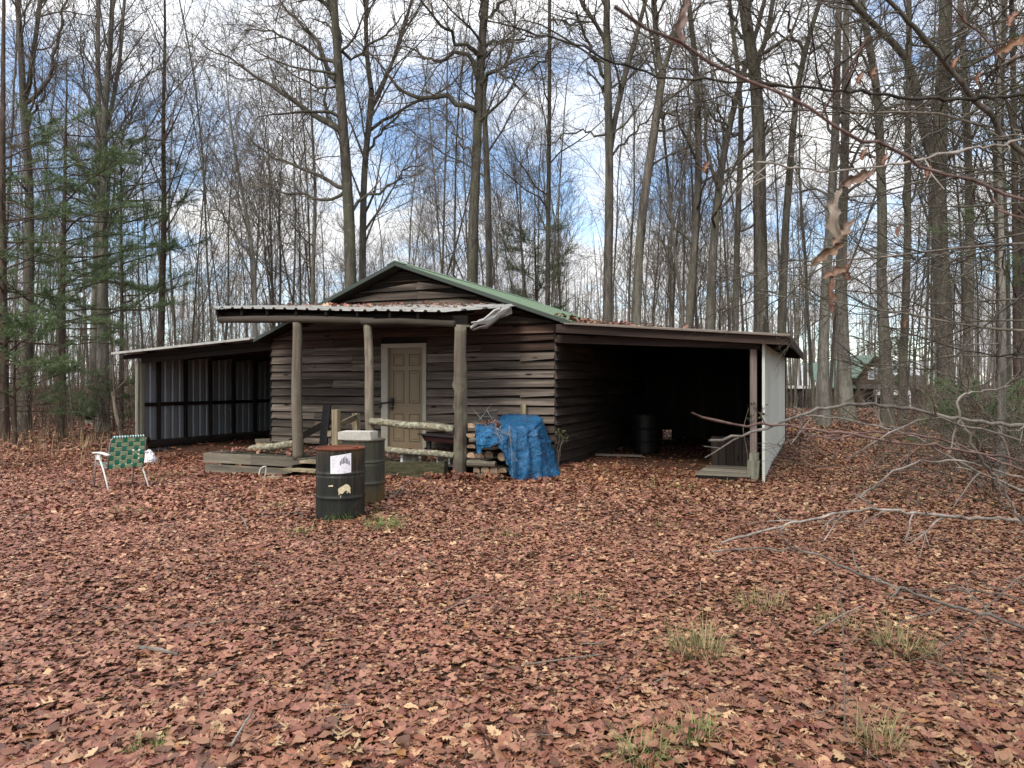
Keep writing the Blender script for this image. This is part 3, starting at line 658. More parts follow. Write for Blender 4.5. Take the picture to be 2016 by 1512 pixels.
log_post(-4.50, PS, 0.20, 2.79, 0.105, 0.088, -0.02, 1, [(1.2, -1.6, .12)])
log_post(-2.87, PS, 0.20, 2.70, 0.088, 0.075, -0.10, 2, [(2.2, -1.8, .3), (1.9, -1.4, .3), (1.5, -1.7, .3), (1.1, -1.5, .35), (2.45, -1.3, .3)])
log_post(-1.03, PS, -0.05, 2.60, 0.122, 0.100, 0.02, 5, [(1.62, -2.9, .28), (1.25, 3.1, .3), (1.35, -1.3, .2), (0.72, -1.2, .28), (0.75, 3.0, .25), (1.9, .2, .2), (.4, 0.1, .2)])
# knot holes and cracks are colour only; two split logs make the beam
mb = MB(); mb.tube([(-6.42, PS - .02, 2.905), (-5.6, PS - .03, 2.885), (-4.4, PS - .02, 2.845), (-2.75, PS - .03, 2.755)], [.062, .07, .07, .06], 9, jit=.06); mb.build('porch_beam', M['log_beam'], cabin, smooth=True)
mb = MB(); mb.tube([(-3.0, PS - .06, 2.745), (-2.2, PS - .05, 2.73), (-1.12, PS - .04, 2.655)], [.05, .058, .055], 9, jit=.06); mb.build('porch_beam', M['log_beam'], cabin, smooth=True)
mb = MB(); mb.bar((-6.60, PS + .12, 2.985), (-0.95, PS + .12, 2.715), .05, .17); mb.build('porch_header', M['dark_wood'], cabin)
# porch roof corners: front left, front right, back right, back left
pFL, pFR, pBR, pBL = Vector((-6.62, PS - .12, 3.145)), Vector((-0.86, PS - .12, 2.835)), Vector((-0.62, -.06, 3.155)), Vector((-6.55, -.34, 3.33))
def pr_pt(f, g): return pFL.lerp(pFR, f).lerp(pBL.lerp(pBR, f), g)
mb = MB()
for f in (0.03, 0.14, 0.25, 0.37, 0.49, 0.61, 0.73, 0.83): mb.bar(pr_pt(f, .03) + Vector((0, 0, -.09)), pr_pt(f, .95) + Vector((0, 0, -.09)), .05, .12)
for g in (0.3, 0.6, 0.9): mb.bar(pr_pt(0.01, g) + Vector((0, 0, -.025)), pr_pt(.9, g) + Vector((0, 0, -.025)), .08, .025, up=(0, 0, 1))
proof = mb.build('porch_roof', M['dark_wood'], cabin)
nsh = 7
for i in range(nsh):
    f0, f1 = i / nsh * 0.93, (i + 1) / nsh * 0.93 + .004
    dz = Vector((0, rnd.uniform(-.03, .02), rnd.uniform(-.004, .006)))
    mb = MB(); sheet(mb, pr_pt(f0, 0) + dz, pr_pt(f1, 0) + dz, pr_pt(f1, 1), pr_pt(f0, 1), 3, 0.032); mb.build('roof_sheet', M['roof_white'], proof)
# torn right end: bent strips of metal and broken boards
mb = MB(); sheet(mb, pr_pt(.93, .12), pr_pt(.985, .55), pr_pt(1.0, 1), pr_pt(.93, 1), 2, 0.03); mb.build('torn_sheet', M['roof_white'], proof)
A = Vector(onS(926, 645, PS + .05)); B = Vector(onS(1003, 606, -.55))
for k, (oz, oy, w) in enumerate(((0.0, 0.0, .10), (-.07, .05, .06), (.05, -.04, .05))):
    mb = MB(); pts = [A.lerp(B, f) + Vector((0.0, oy, oz + 0.035 * math.sin(f * 9 + k))) for f in np.linspace(0.02 * k, 1 - .12 * k, 6)]
    vs = []
    for q, p in enumerate(pts):
        ww = w * (0.5 + 0.6 * min(1, q / 2)) * rnd.uniform(.8, 1.15); vs += [p + Vector((0, 0, -ww / 2)), p + Vector((0.02, -.03, 0)), p + Vector((0, 0, ww / 2)), p + Vector((-.005, .02, 0))]
    mb.add(vs, [(4 * i + a, 4 * i + (a + 1) % 4, 4 * i + 4 + (a + 1) % 4, 4 * i + 4 + a) for i in range(len(pts) - 1) for a in range(4)] + [(3, 2, 1, 0), tuple(4 * (len(pts) - 1) + a for a in range(4))])
    mb.build('torn_strip', M['roof_white'] if k != 1 else M['trim_grey'], proof)
mb = MB(); C1 = Vector(onS(968, 624, -1.1)); C2 = Vector(onS(1006, 610, -.5)); mb.bar(C1, C2, .04, .13); mb.build('broken_board', M['grey_board'], proof)
mb = MB(); C1 = Vector(onS(898, 640, PS - .05)); C2 = Vector(onS(925, 641, PS + .1)); mb.bar(C1, C2, .05, .035); mb.build('broken_board', M['grey_board'], proof)
# rails
def log_rail(a, b, r, nm='porch_rail'):
    a = Vector(a); b = Vector(b); n = 9; mb = MB()
    pts = [a.lerp(b, i / (n - 1)) + Vector((0, .006 * math.sin(i * 2), .008 * math.sin(i * 1.3))) for i in range(n)]
    mb.tube(pts, [r * rnd.uniform(.94, 1.06) for _ in range(n)], 10, jit=.04); return mb.build(nm, M['lichen_log'], cabin, smooth=True)
log_rail((-2.80, PS - .10, 0.945), (-1.12, PS - .07, 0.845), 0.065)
log_rail((-2.90, PS - .05, 0.455), (-1.12, PS - .05, 0.395), 0.058)
log_rail((-4.58, PS + .04, 0.475), (-6.15, PS + .55, 0.275), 0.075, 'fallen_rail')
# steps with a handrail
steps = None
for t in (-4.22, -3.25):
    mb = MB(); mb.add([(t + o, y, z) for o in (0, .05) for y, z in ((-2.95, -.12), (PS - .09, -.12), (PS - .09, .14), (-2.45, .14), (-2.45, 0.0), (-2.72, 0.0), (-2.72, -.116), (-2.95, -.116))],
                      [(7, 6, 5, 4, 3, 2, 1, 0), (8, 9, 10, 11, 12, 13, 14, 15)] + [(k, (k + 1) % 8, 8 + (k + 1) % 8, 8 + k) for k in range(8)])
    q = mb.build('porch_steps' if steps is None else 'stringer', M['dark_wood_y'], steps or cabin); steps = steps or q
for y0, z, x0, x1 in ((-2.28, .205, -4.18, -3.2), (-2.64, 0.085, -4.34, -3.2), (-3.02, -0.025, -4.42, -3.1)):
    mb = MB(); mb.box(x0, x1, y0, y0 + .27, z - .04, z, j=.008); mb.build('tread', M['pale_wood_y'], steps)
mb = MB(); mb.box(-3.205, -3.095, -2.62, -2.51, -.1, 1.165, j=.003); mb.build('handrail_post', M['pale_wood'], steps)
mb = MB(); mb.box(-3.46, -3.35, -1.66, -1.55, .22, 1.07, j=.003); mb.build('handrail_post', M['pale_wood'], steps)
mb = MB(); mb.bar((-3.13, -2.50, 0.90), (-3.37, -1.665, 1.0), .04, .10); mb.build('handrail', M['pale_wood_y'], steps)
mb = MB(); mb.bar((-3.13, -2.50, 0.52), (-3.37, -1.665, .66), .04, .09); mb.build('handrail', M['pale_wood_y'], steps)
mb = MB(); mb.box(-3.28, -3.21, -2.64, -2.54, .70, .80, j=.006); mb.build('rail_stub', M['pale_wood_y'], steps)

# ------------------------------------------------------------------ things round the cabin
def drum(name, x, y, z, rz, mat, label, tilt=0.0, lid=True):
    o = empty(name, (x, y, z), rz, label, 'drum', 'old oil drums'); o.rotation_euler = (tilt, 0, rz)
    R, Hh = 0.290, 0.87; rimm = M['rust'] if mat is M['drum_dark'] else mat
    pr = [(R - .005, 0.0)]
    for i in range(1, 30):
        zz = Hh * i / 30; r = R
        for rz0 in (0.29, 0.575): r += 0.013 * math.exp(-((zz - rz0) / 0.016) ** 2)
        pr.append((r, zz))
    for rz0 in (0.29, 0.575):
        for d in (-.024, -.012, 0, .012, .024): pr.append((R + .013 * math.exp(-(d / .016) ** 2), rz0 + d))
    pr = sorted(set(pr), key=lambda q: q[1]) + [(R, Hh - .012)]
    mb = MB(); mb.lathe(pr, 36); mb.build('shell', mat, o, smooth=True)
    mb = MB(); mb.lathe([(R - .004, Hh - .02), (R + .009, Hh - .016), (R + .012, Hh - .004), (R + .006, Hh + .006), (R - .008, Hh + .004), (R - .012, Hh - .012)], 36); rim = mb.build('rim', rimm, o, smooth=True)
    mb = MB(); mb.lathe([(R - .012, Hh - .004), (R - .02, Hh - .022), (.10, Hh - .026), (0.0, Hh - .022)], 36); mb.build('lid', rimm, o, smooth=True)
    mb = MB(); mb.lathe([(0.0, Hh - .024), (.032, Hh - .024), (.032, Hh - .004), (.026, Hh), (0, Hh)], 10, Matrix.Translation((.16, .10, 0))); mb.build('bung', M['rust'], o)
    return o
def on_shell(o, name, mat, pts, off=0.004, parent=None, R=.290):
    """flat patch wrapped on the drum shell; pts: (angle offset in metres along the wall, z) polygon strips as quads"""
    mb = MB()
    for quad in pts:
        vs = []
        for (a, z) in quad:
            an = -math.pi / 2 + a / R; vs.append(((R + off) * math.cos(an), (R + off) * math.sin(an), z))
        mb.add(vs, [tuple(range(len(vs)))])
    ob = mb.build(name, mat, parent or o); return ob
def strips(x0, x1, zf0, zf1, n):   # quads between two curves
    xs = [x0 + (x1 - x0) * i / n for i in range(n + 1)]
    return [[(a, zf0(a)), (b, zf0(b)), (b, zf1(b)), (a, zf1(a))] for a, b in zip(xs, xs[1:])]
d1 = drum('oil_drum', -2.08, 8.93, float(gz(-2.08, 8.93)) - .02, 0.0, M['drum_dark'], 'black dented oil drum with rusty rim and white paper label, in front of the other')
L0, L1, B0, B1 = -0.048, 0.190, 0.575, 0.80
lab = on_shell(d1, 'paper_label', M['paper'], strips(L0, L1, lambda a: B0 + .02 * (a - L0) / (L1 - L0), lambda a: B1 - .01 + .035 * (a - L0) / (L1 - L0), 8), 0.008)
lab_bars = []
for i in range(7):                                            # fan of dark bars in a diamond, like the hazard mark on the sheet
    a = 0.066 + i * .0165; h = (0.052, .068, .082, .094, .080, .066, .048)[i]; zb = 0.715 + abs(i - 3) * -.004 + .012 - (.010 if i in (0, 6) else 0)
    lab_bars.append([(a - .0048, zb - .02), (a + .0048, zb - .02), (a + .0036, zb + h * .62), (a - .0036, zb + h * .62)])
on_shell(d1, 'hazard_bars', M['print'], lab_bars, 0.0100, lab)
dm = []
cx, cz0 = 0.116, 0.700
for (p, q) in (((cx - .062, cz0), (cx, cz0 - .062)), ((cx, cz0 - .062), (cx + .062, cz0))):
    dm.append([(p[0], p[1] - .002), (q[0], q[1] - .002), (q[0], q[1] + .002), (p[0], p[1] + .002)])
for r in range(9):
    w = (.09, .07, .1, .05, .085, .06, .04, .075, .05)[r]; z = 0.765 - r * .014 + (.006 if r == 0 else 0)
    dm.append([(L0 + .015, z), (L0 + .015 + w * .6, z), (L0 + .015 + w * .6, z + .003), (L0 + .015, z + .003)])
for a, z, w in ((.03, .617, .028), (.10, .612, .02), (.155, .630, .018), (.10, .598, .03), (0.02, .79, .11), (.018, .783, .12)): dm.append([(a, z), (a + w, z), (a + w, z + .004), (a, z + .004)])
on_shell(d1, 'small_print', M['print_grey'], dm, 0.0096, lab)
tp = strips(.040, .182, lambda a: 0.365 + .02 * math.sin(a * 60), lambda a: 0.455 + .012 * math.sin(a * 45 + 1) - 9 * (a - .115) ** 2, 8)
tp += [[(.045, .335), (.055, .335), (.06, .37), (.045, .37)], [(.135, .35), (.15, .355), (.152, .372), (.14, .372)], [(.062, .30), (.07, .305), (.075, .33), (.068, .33)]]
on_shell(d1, 'torn_sticker', M['cream'], tp, 0.006)
on_shell(d1, 'torn_sticker', M['cream'], [[(-.075, .432), (-.02, .435), (-.018, .452), (-.07, .447)]], 0.006)
d2 = drum('oil_drum', -2.03, 10.05, float(gz(-2.03, 10.05)) - .02, 0.5, M['drum_grey'], 'grey green rust-streaked oil drum carrying a pale block, behind the black drum')
d3 = drum('oil_drum', 3.05, 16.9, float(gz(3.05, 16.9)), 1.0, M['drum_shaded'], 'dim upright oil drum standing alone deep inside the dark carport')
bz = d2.location.z + .876
bm4 = Matrix.Translation((-2.08, 9.98, bz)) @ Matrix.Rotation(-.18, 4, 'Z')
mb = MB(); n = 6
mb.box(-.235, .225, -.14, .15, 0, .105, m=bm4, j=.008)
tag(mb.build('stone_block', M['concrete'], None), 'pale rough stone block lying flat on the rear oil drum', 'stone block')

# folding lawn chair seen from behind
CH = LW(-5.48, -4.92); ch_z = float(gz(CH.x, CH.y))
chair = empty('lawn_chair', (CH.x, CH.y, ch_z), math.radians(51), 'green and cream webbed folding lawn chair with white arms, seen from behind', 'chair')
# local: x to the sitter's right, y forward (away), z up; back leans toward -y
BW = 0.54
def bk(x, h): return Vector((x, -0.06 - 0.20 * (h - .36) / .46, h)) if False else Vector((x, -0.06 - 0.11 * (h - .36) / .46, h))   # point of the back plane at height h
def tube_part(name, pts, r, mat, par, n=8):
    mb = MB(); mb.tube(pts, r, n); return mb.build(name, mat, par, smooth=True)
tube_part('back_frame', [bk(-BW / 2, .33), bk(-BW / 2, .70), bk(-BW / 2 + .01, .80), bk(-BW / 2 + .05, .84), bk(BW / 2 - .05, .84), bk(BW / 2 - .01, .80), bk(BW / 2, .70), bk(BW / 2, .33)], .0125, M['alu'], chair)
tube_part('seat_frame', [Vector((-BW / 2 + .01, -.06, .36)), Vector((-BW / 2 + .01, .40, .40)), Vector((-BW / 2 + .05, .44, .40)), Vector((BW / 2 - .05, .44, .40)), Vector((BW / 2 - .01, .40, .40)), Vector((BW / 2 - .01, -.06, .36))], .0125, M['alu'], chair)
for sx in (-1, 1):
    x = sx * (BW / 2 + .025)
    tube_part('rear_leg', [(x, .20, .545), (x, .02, .33), (x + sx * .01, -.20, 0.0)], .0125, M['plastic_white'], chair)
    tube_part('front_leg', [(x, .30, .55), (x, .33, .30), (x, .37, 0.0)], .0125, M['alu'], chair)
    mb = MB(); vs = []
    for i in range(9):
        f = i / 8; y = -.16 + .56 * f; z = .585 + .018 * math.sin(f * 3.0); w = .022 + .016 * math.sin(math.pi * min(1, f * .9 + .1))
        vs += [(x - w, y, z), (x + w, y, z), (x + w * .8, y, z - .028), (x - w * .8, y, z - .028)]
    mb.add(vs, [(4 * i + a, 4 * i + (a + 1) % 4, 4 * i + 4 + (a + 1) % 4, 4 * i + 4 + a) for i in range(8) for a in range(4)] + [(3, 2, 1, 0), (32, 33, 34, 35)])
    arm = mb.build('armrest', M['plastic_white'], chair, smooth=True)
    mb = MB(); mb.box(x - .012, x + .012, .12, .26, .48, .565, j=.006); mb.build('arm_bracket', M['plastic_white'], arm)
    tube_part('foot_cap', [(x + sx * .01, -.195, 0.02), (x + sx * .01, -.205, -.01)], .016, M['black_and_shade'], chair, 8)
NV, NH = 6, 7
def strap(name, fa, fb, along, nxo, w, phase, mats):
    """woven strap: fa(u) gives centre along its run, fb the width axis; alternately over and under"""
    ob = None
    for (o0, o1, mt, nm) in ((-.5, .5, mats[0], name), (-.28, -.10, mats[1], 'stripe'), (.10, .28, mats[1], 'stripe')):
        mb = MB(); vs = []; seg = 4 * nxo
        for i in range(seg + 1):
            u = i / seg; p = along(u); off = 0.0045 * math.cos(math.pi * (u * nxo - .5 + phase) + 0) 
            off = 0.0045 * math.copysign(min(1, abs(math.sin(math.pi * u * nxo)) * 1.6), math.sin(math.pi * (u * nxo) + math.pi * phase))
            nrm = Vector((0, -1, -.24)).normalized(); e = .0012 if nm == 'stripe' else 0
            sgn = -1 if True else 1
            for o in (o0, o1): vs.append(p + fb * (o * w) + nrm * (off + e))
            for o in (o0, o1): vs.append(p + fb * (o * w) + nrm * (off - e - .0012))
        fs = []
        for i in range(seg):
            b = 4 * i; fs += [(b, b + 1, b + 5, b + 4), (b + 2, b + 6, b + 7, b + 3), (b, b + 4, b + 6, b + 2), (b + 1, b + 3, b + 7, b + 5)]
        mb.add(vs, fs); q = mb.build(nm, mt, ob or chair); ob = ob or q
    return ob
for i in range(NV):
    x = -BW / 2 + .042 + i * (BW - .084) / (NV - 1)
    strap('strap', None, Vector((1, 0, 0)), lambda u, x=x: bk(x, .345 + .485 * u), NH, .060, i % 2, (M['web_teal'], M['web_green']))
up = (bk(0, .8) - bk(0, .4)).normalized()
for j in range(NH):
    h = .345 + .485 * (j + .5) / NH
    strap('strap', None, up, lambda u, h=h: bk(-BW / 2 - .008 + (BW + .016) * u, h), NV, .052, (j + 1) % 2, (M['web_cream'], M['web_green']))
mb = MB(); mb.tube([bk(-BW / 2 + .03, .838), bk(0, .845), bk(BW / 2 - .03, .838)], .019, 10); mb.build('top_wrap', M['web_teal'], chair, smooth=True)
for i in range(12):
    x = -BW / 2 + .05 + i * (BW - .1) / 11; mb = MB(); mb.tube([bk(x - .007, .842), bk(x + .007, .842)], .0215, 8); mb.build('wrap_band', M['plastic_white'], chair)
for j in range(6):   # seat straps
    y = 0.0 + j * .075; mb = MB(); mb.box(-BW / 2, BW / 2, y - .026, y + .026, .368 + .08 * y, .372 + .08 * y); mb.build('seat_strap', M['web_teal'] if j % 2 else M['web_cream'], chair)

# stacked firewood under a blue tarp
def log_piece(x, y, z, w, h, ln, rz, kind, seed, label, mat='end'):
    rr = random.Random(seed); mb = MB(); n = 12; prof = []
    for k in range(n):
        an = 2 * math.pi * k / n; a, b = math.cos(an), math.sin(an)
        if kind == 'half': b = max(b, -.35)
        if kind == 'quarter': a = max(a, -.45); b = max(b, -.55)
        if kind == 'halfdown': b = min(b, .35)
        prof.append((a * w / 2 * rr.uniform(.90, 1.06), b * h / 2 * rr.uniform(.90, 1.06)))
    vs = [];  m = Matrix.Translation((x, y, z)) @ Matrix.Rotation(rz, 4, 'Z')
    for yy in (0, .15 * ln, .6 * ln, ln): vs += [m @ Vector((a * rr.uniform(.96, 1.04), yy, b * rr.uniform(.96, 1.04))) for a, b in prof]
    fs = [(i * n + (k + 1) % n, i * n + k, (i + 1) * n + k, (i + 1) * n + (k + 1) % n) for i in range(3) for k in range(n)]
    mb.add(vs, fs); o = mb.build('firewood_log', M['log_bark'], None, smooth=False)
    e = MB(); c = m @ Vector((0, -.004, 0)); e.add([m @ Vector((a * .985, -.003, b * .985)) for a, b in prof] + [c], [(k, (k + 1) % n, n) for k in range(n)])
    e.build('cut_face', M['log_end'], o)
    e = MB(); e.add([m @ Vector((a * .985, ln + .003, b * .985)) for a, b in prof], [tuple(range(n))[::-1]]); e.build('cut_face', M['log_end'], o)
    return tag(o, label, 'log', 'split firewood stacked beside the porch')
M['log_bark'] = bark('log_bark', (0.05, 0.038, 0.028), (0.20, 0.16, 0.115), (0.17, 0.165, 0.10), 0.5)
def end_grain():
    g = G('end_grain'); n = g.noise(g.coords((1, 1, 1)), 11, 6, 0.7); n2 = g.noise(g.coords((40, 4, 40)), 1, 3, 0.6)
    col = g.ramp(n, [(0.3, (0.15, 0.095, 0.060)), (0.55, (0.34, 0.235, 0.155)), (0.75, (0.46, 0.34, 0.23))])
    col = g.mix(g.ramp(n2, [(.60, 0.), (.72, .55)]), col, (0.09, 0.06, 0.04))
    col = g.scale(col, g.math('MULTIPLY_ADD', g.oi.outputs['Random'], 0.5, 0.70)); g.bump(n, .4, .01); return g.done(col, .9, .15)
M['log_end'] = end_grain()
def wpx(x, y, s): p = onS(x, y, s); return LW(*p)
FS = -2.0
logs = [((927, 897), .125, .115, 'half', 'half-round split log end next to the porch post, second tier from the bottom'),
        ((944, 898), .15, .10, 'half', 'wide flat split log end below the tarp flap, middle of its tier'),
        ((962, 896), .12, .14, 'half', 'pale rounded log end tucked under the tarp hem'),
        ((936, 927), .135, .125, 'quarter', 'wedge-shaped split log in the lower tier nearest the porch post'),
        ((955, 926), .125, .13, 'round', 'round pale log end in the lower tier of the firewood stack'),
        ((972, 926), .125, .12, 'round', 'second round log end just right of the palest round one'),
        ((989, 927), .12, .10, 'half', 'small split log at the right end of the lower tier'),
        ((928, 879), .14, .08, 'half', 'thin pale split piece above the half-round log beside the porch post'),
        ((926, 838), .16, .09, 'quarter', 'wedge of split wood on top of the stack beside the post'),
        ((927, 855), .14, .09, 'halfdown', 'dark split log near the top of the stack, left of the tarp'),
        ((946, 870), .14, .10, 'half', 'dark log end shaded behind the tarp flap'),
        ((944, 850), .13, .10, 'half', 'dark log hidden high behind the tarp flap'),
        ((967, 872), .14, .11, 'round', 'shaded round log under the middle of the tarp'),
        ((988, 898), .13, .12, 'round', 'log end showing just under the slanting tarp hem')]
for k, ((x, y), w, h, kind, lb) in enumerate(logs):
    p = wpx(x, y, FS); log_piece(p.x, p.y, p.z, w * 1.30, h * 1.22, 0.5, -TH + rnd.uniform(-.12, .12), kind, k + 50, lb)
for k, ((x0, y0), (x1, y1), r, lb) in enumerate((((921, 911), (976, 913), .056, 'long split stick lying sideways between two tiers of log ends'), ((930, 940), (992, 943), .078, 'thick mossy bottom log lying lengthwise under the firewood stack'), ((925, 866), (975, 864), .04, 'rough stick lying lengthwise under the tarp flap'))):
    a, b = wpx(x0, y0, FS - .02), wpx(x1, y1, FS - .02); mb = MB(); mb.tube([a, a.lerp(b, .35) + Vector((0, 0, .008)), a.lerp(b, .7), b], [r, r * 1.06, r * .95, r * .9], 9, jit=.10)
    o = mb.build('firewood_log', M['log_bark'] if k else M['grey_board'], None); tag(o, lb, 'log', 'split firewood stacked beside the porch')

def tarp():
    ctrl = [  # per column: (x, y, s) of back top, front top, middle, hem
        [(936, 838, -1.2), (935, 833, -1.98), (934, 862, -2.14), (937, 894, -2.16)],
        [(962, 829, -.7), (962, 838, -1.95), (957, 866, -2.16), (958, 884, -2.20)],
        [(988, 816, -.35), (988, 836, -1.85), (982, 862, -2.16), (981, 874, -2.20)],
        [(1000, 813, -.30), (1000, 836, -1.82), (996, 880, -2.10), (996, 912, -2.14)],
        [(1016, 814, -.25), (1014, 836, -1.75), (1011, 890, -2.02), (1012, 947, -2.02)],
        [(1040, 815, -.25), (1040, 833, -1.6), (1043, 890, -1.86), (1040, 950, -1.97)],
        [(1058, 816, -.28), (1062, 829, -1.3), (1070, 880, -1.44), (1076, 943, -1.52)],
        [(1065, 821, -.25), (1068, 831, -.85), (1082, 884, -.95), (1097, 938, -1.02)],
        [(1066, 824, -.15), (1071, 836, -.25), (1081, 884, -.28), (1094, 930, -.33)]]
    P = np.array([[LW(*onS(*c)) for c in col] for col in ctrl])           # 9 x 4 x 3
    def cr(A, n):       # Catmull-Rom along axis 0
        A = np.concatenate([2 * A[:1] - A[1:2], A, 2 * A[-1:] - A[-2:-1]]); k = len(A) - 3
        t = np.linspace(0, k - 1e-6, n); i = t.astype(int); f = (t - i).reshape((-1,) + (1,) * (A.ndim - 1))
        a, b, c, d = A[i], A[i + 1], A[i + 2], A[i + 3]
        return .5 * (2 * b + (c - a) * f + (2 * a - 5 * b + 4 * c - d) * f ** 2 + (3 * b - a - 3 * c + d) * f ** 3)
    NU, NVv = 110, 72
    Q = cr(P, NU); Q = np.swapaxes(cr(np.swapaxes(Q, 0, 1), NVv), 0, 1)      # NU x NV x 3
    du = np.gradient(Q, axis=0); dv = np.gradient(Q, axis=1); N = np.cross(du, dv); N /= np.linalg.norm(N, axis=2, keepdims=True) + 1e-9
    c = Q.mean(axis=(0, 1)); sg = np.sign(np.sum((Q - c) * N, axis=2).mean()); N *= sg
    u = np.linspace(0, 1, NU)[:, None]; v = np.linspace(0, 1, NVv)[None]
    fold = np.zeros((NU, NVv))
    rs = np.random.RandomState(5)
    for k in range(22):      # hanging folds
        c0 = rs.uniform(0, 1); w = rs.uniform(.012, .035); a = rs.uniform(.025, .075) * rs.choice([1, 1, -1]); sl = rs.uniform(-.10, .10)
        fold += a * np.exp(-((u - c0 - sl * v) / w) ** 2) * np.clip((v - .3) / .45, 0, 1)
    for k in range(48):      # sharp creases
        cu, cv, an = rs.uniform(0, 1), rs.uniform(0, 1), rs.uniform(0, np.pi); L = rs.uniform(.06, .2)
        a = (u - cu) * np.cos(an) + (v - cv) * np.sin(an); b = -(u - cu) * np.sin(an) + (v - cv) * np.cos(an)
        fold += rs.uniform(.014, .036) * rs.choice([1, -1]) * np.clip(1 - np.abs(b) / .028, 0, 1) * np.exp(-(a / L) ** 2)
    sag = -.045 * np.exp(-((u - .60) / .10) ** 2 - ((v - .42) / .12) ** 2) - .03 * np.exp(-((u - .25) / .05) ** 2)
    wob = np.array([[mnoise.noise(Vector((p[0] * 7, p[1] * 7, p[2] * 7))) * .016 + mnoise.noise(Vector((p[0] * 19, p[1] * 19, p[2] * 19))) * .009 for p in row] for row in Q])
    Q = Q + N * (fold + sag + wob)[..., None]
    Q[:, -1, 2] += rs.uniform(-.012, .012, NU)
    i = np.arange(NU - 1)[:, None] * NVv + np.arange(NVv - 1)[None]
    q = np.stack([i, i + 1, i + NVv + 1, i + NVv], -1).reshape(-1, 4)
    me = np_mesh('tarp', Q.reshape(-1, 3), q, M['tarp'], smooth=True)
    o = link_mesh('tarp', me)
    so = o.modifiers.new('thickness', 'SOLIDIFY'); so.thickness = 0.004
    return tag(o, 'crumpled bright blue tarp draped over the firewood against the cabin wall', 'tarp')
tarp()

def simple(name, mb, mat, label, cat, group=None, smooth=False): return tag(mb.build(name, mat, None, smooth), label, cat, group)
def loc_m(t, s, z, rz=0.0, rx=0.0, ry=0.0): return Matrix.Translation(LW(t, s, z)) @ Matrix.Rotation(-TH + rz, 4, 'Z') @ Matrix.Rotation(rx, 4, 'X') @ Matrix.Rotation(ry, 4, 'Y')
# twigs lying on the tarp
twp = [((928, 800, -1.7), (962, 845, -2.1), (985, 858, -2.24)), ((958, 806, -1.8), (975, 838, -2.1), (992, 866, -2.26)), ((935, 832, -2.1), (968, 841, -2.15), (1010, 856, -2.1)), ((962, 836, -2.1), (990, 850, -2.14), (1018, 862, -2.06)),
       ((1000, 842, -2.0), (1008, 890, -2.14), (1022, 912, -2.12)), ((944, 827, -1.9), (955, 812, -1.7), (962, 800, -1.6)), ((975, 845, -2.15), (984, 862, -2.25), (990, 872, -2.28)), ((1003, 838, -1.95), (1006, 870, -2.1), (1009, 940, -2.16))]
tw = Tubes()
for a in twp:
    pts = [wpx(*p) for p in a]; P = np.array([pts[0], pts[0].lerp(pts[1], .5) + Vector((0, 0, .015)), pts[1], pts[1].lerp(pts[2], .5) + Vector((0, -.01, .006)), pts[2]]); tw.add(P, [.0045, .004, .004, .003, .002], 5)
    for q in range(3):
        b = P[1 + q]; e = b + np.array([rnd.uniform(-.12, .16), rnd.uniform(-.08, .02), rnd.uniform(-.08, .1)]); tw.add([b, (b + e) / 2 + rnd.uniform(-.01, .01), e], [.004, .003, .002], 4)
tag(link_mesh('twigs', tw.mesh('fallen_twig', M['bark_grey'])), 'dead grey twig bunch lying across the blue tarp', 'twigs')
bpy.data.objects['twigs'].name = 'fallen_twig'
mb = MB(); mb.box(-.055, .055, -.02, .02, 0, 1.27, m=loc_m(-.60, -.16, -.03, 0, -.03), j=.004)
simple('upright_board', mb, M['pale_wood'], 'short pale board end sticking up behind the blue tarp against the wall', 'board')
# dark ribbed panel on the stack
gm = loc_m(-.98, -1.25, .82, .1, -.35, -.22)
mb = MB(); mb.box(-.04, .34, 0, .025, 0, .27, m=gm); o = simple('metal_grille', mb, M['rust_grille'], 'dark ribbed metal panel propped between the porch post and the tarp', 'metal panel')
for k in range(9):
    mb = MB(); mb.box(-.02 + k * .038, -.005 + k * .038, -.012, -.001, .01, .25, m=gm); mb.build('rib', M['iron'], o)
mb = MB(); mb.box(-.05, .35, -.015, .03, .272, .29, m=gm); mb.build('top_edge', M['grey_board'], o)
# red tray and loose boards by the wall right of the door
rm = loc_m(-2.62, -.55, .50, .04, 0.0, .05)
mb = MB(); mb.hexa([rm @ Vector(v) for v in ((.08, .02, 0), (.82, .02, 0), (.08, .36, 0), (.82, .36, 0), (0, -.02, .13), (.95, -.02, .13), (0, .40, .13), (.95, .40, .13))])
o = simple('metal_tray', mb, M['red_tray'], 'dark red shallow metal tray set against the wall right of the door', 'tray')
mb = MB(); mb.box(-.04, .98, -.05, -.025, .115, .145, m=rm); mb.build('tray_rim', M['iron'], o)
mb = MB(); mb.box(.1, .16, .1, .16, -.28, -.003, m=rm); mb.build('tray_leg', M['iron'], o); mb = MB(); mb.box(.72, .78, .1, .16, -.28, -.003, m=rm); mb.build('tray_leg', M['iron'], o)
mb = MB(); mb.bar(wpx(834, 829, -.4), wpx(896, 838, -.4), .03, .05)
simple('loose_board', mb, M['grey_board'], 'thin grey strip of wood leaning behind the upper porch rail by the door', 'board')
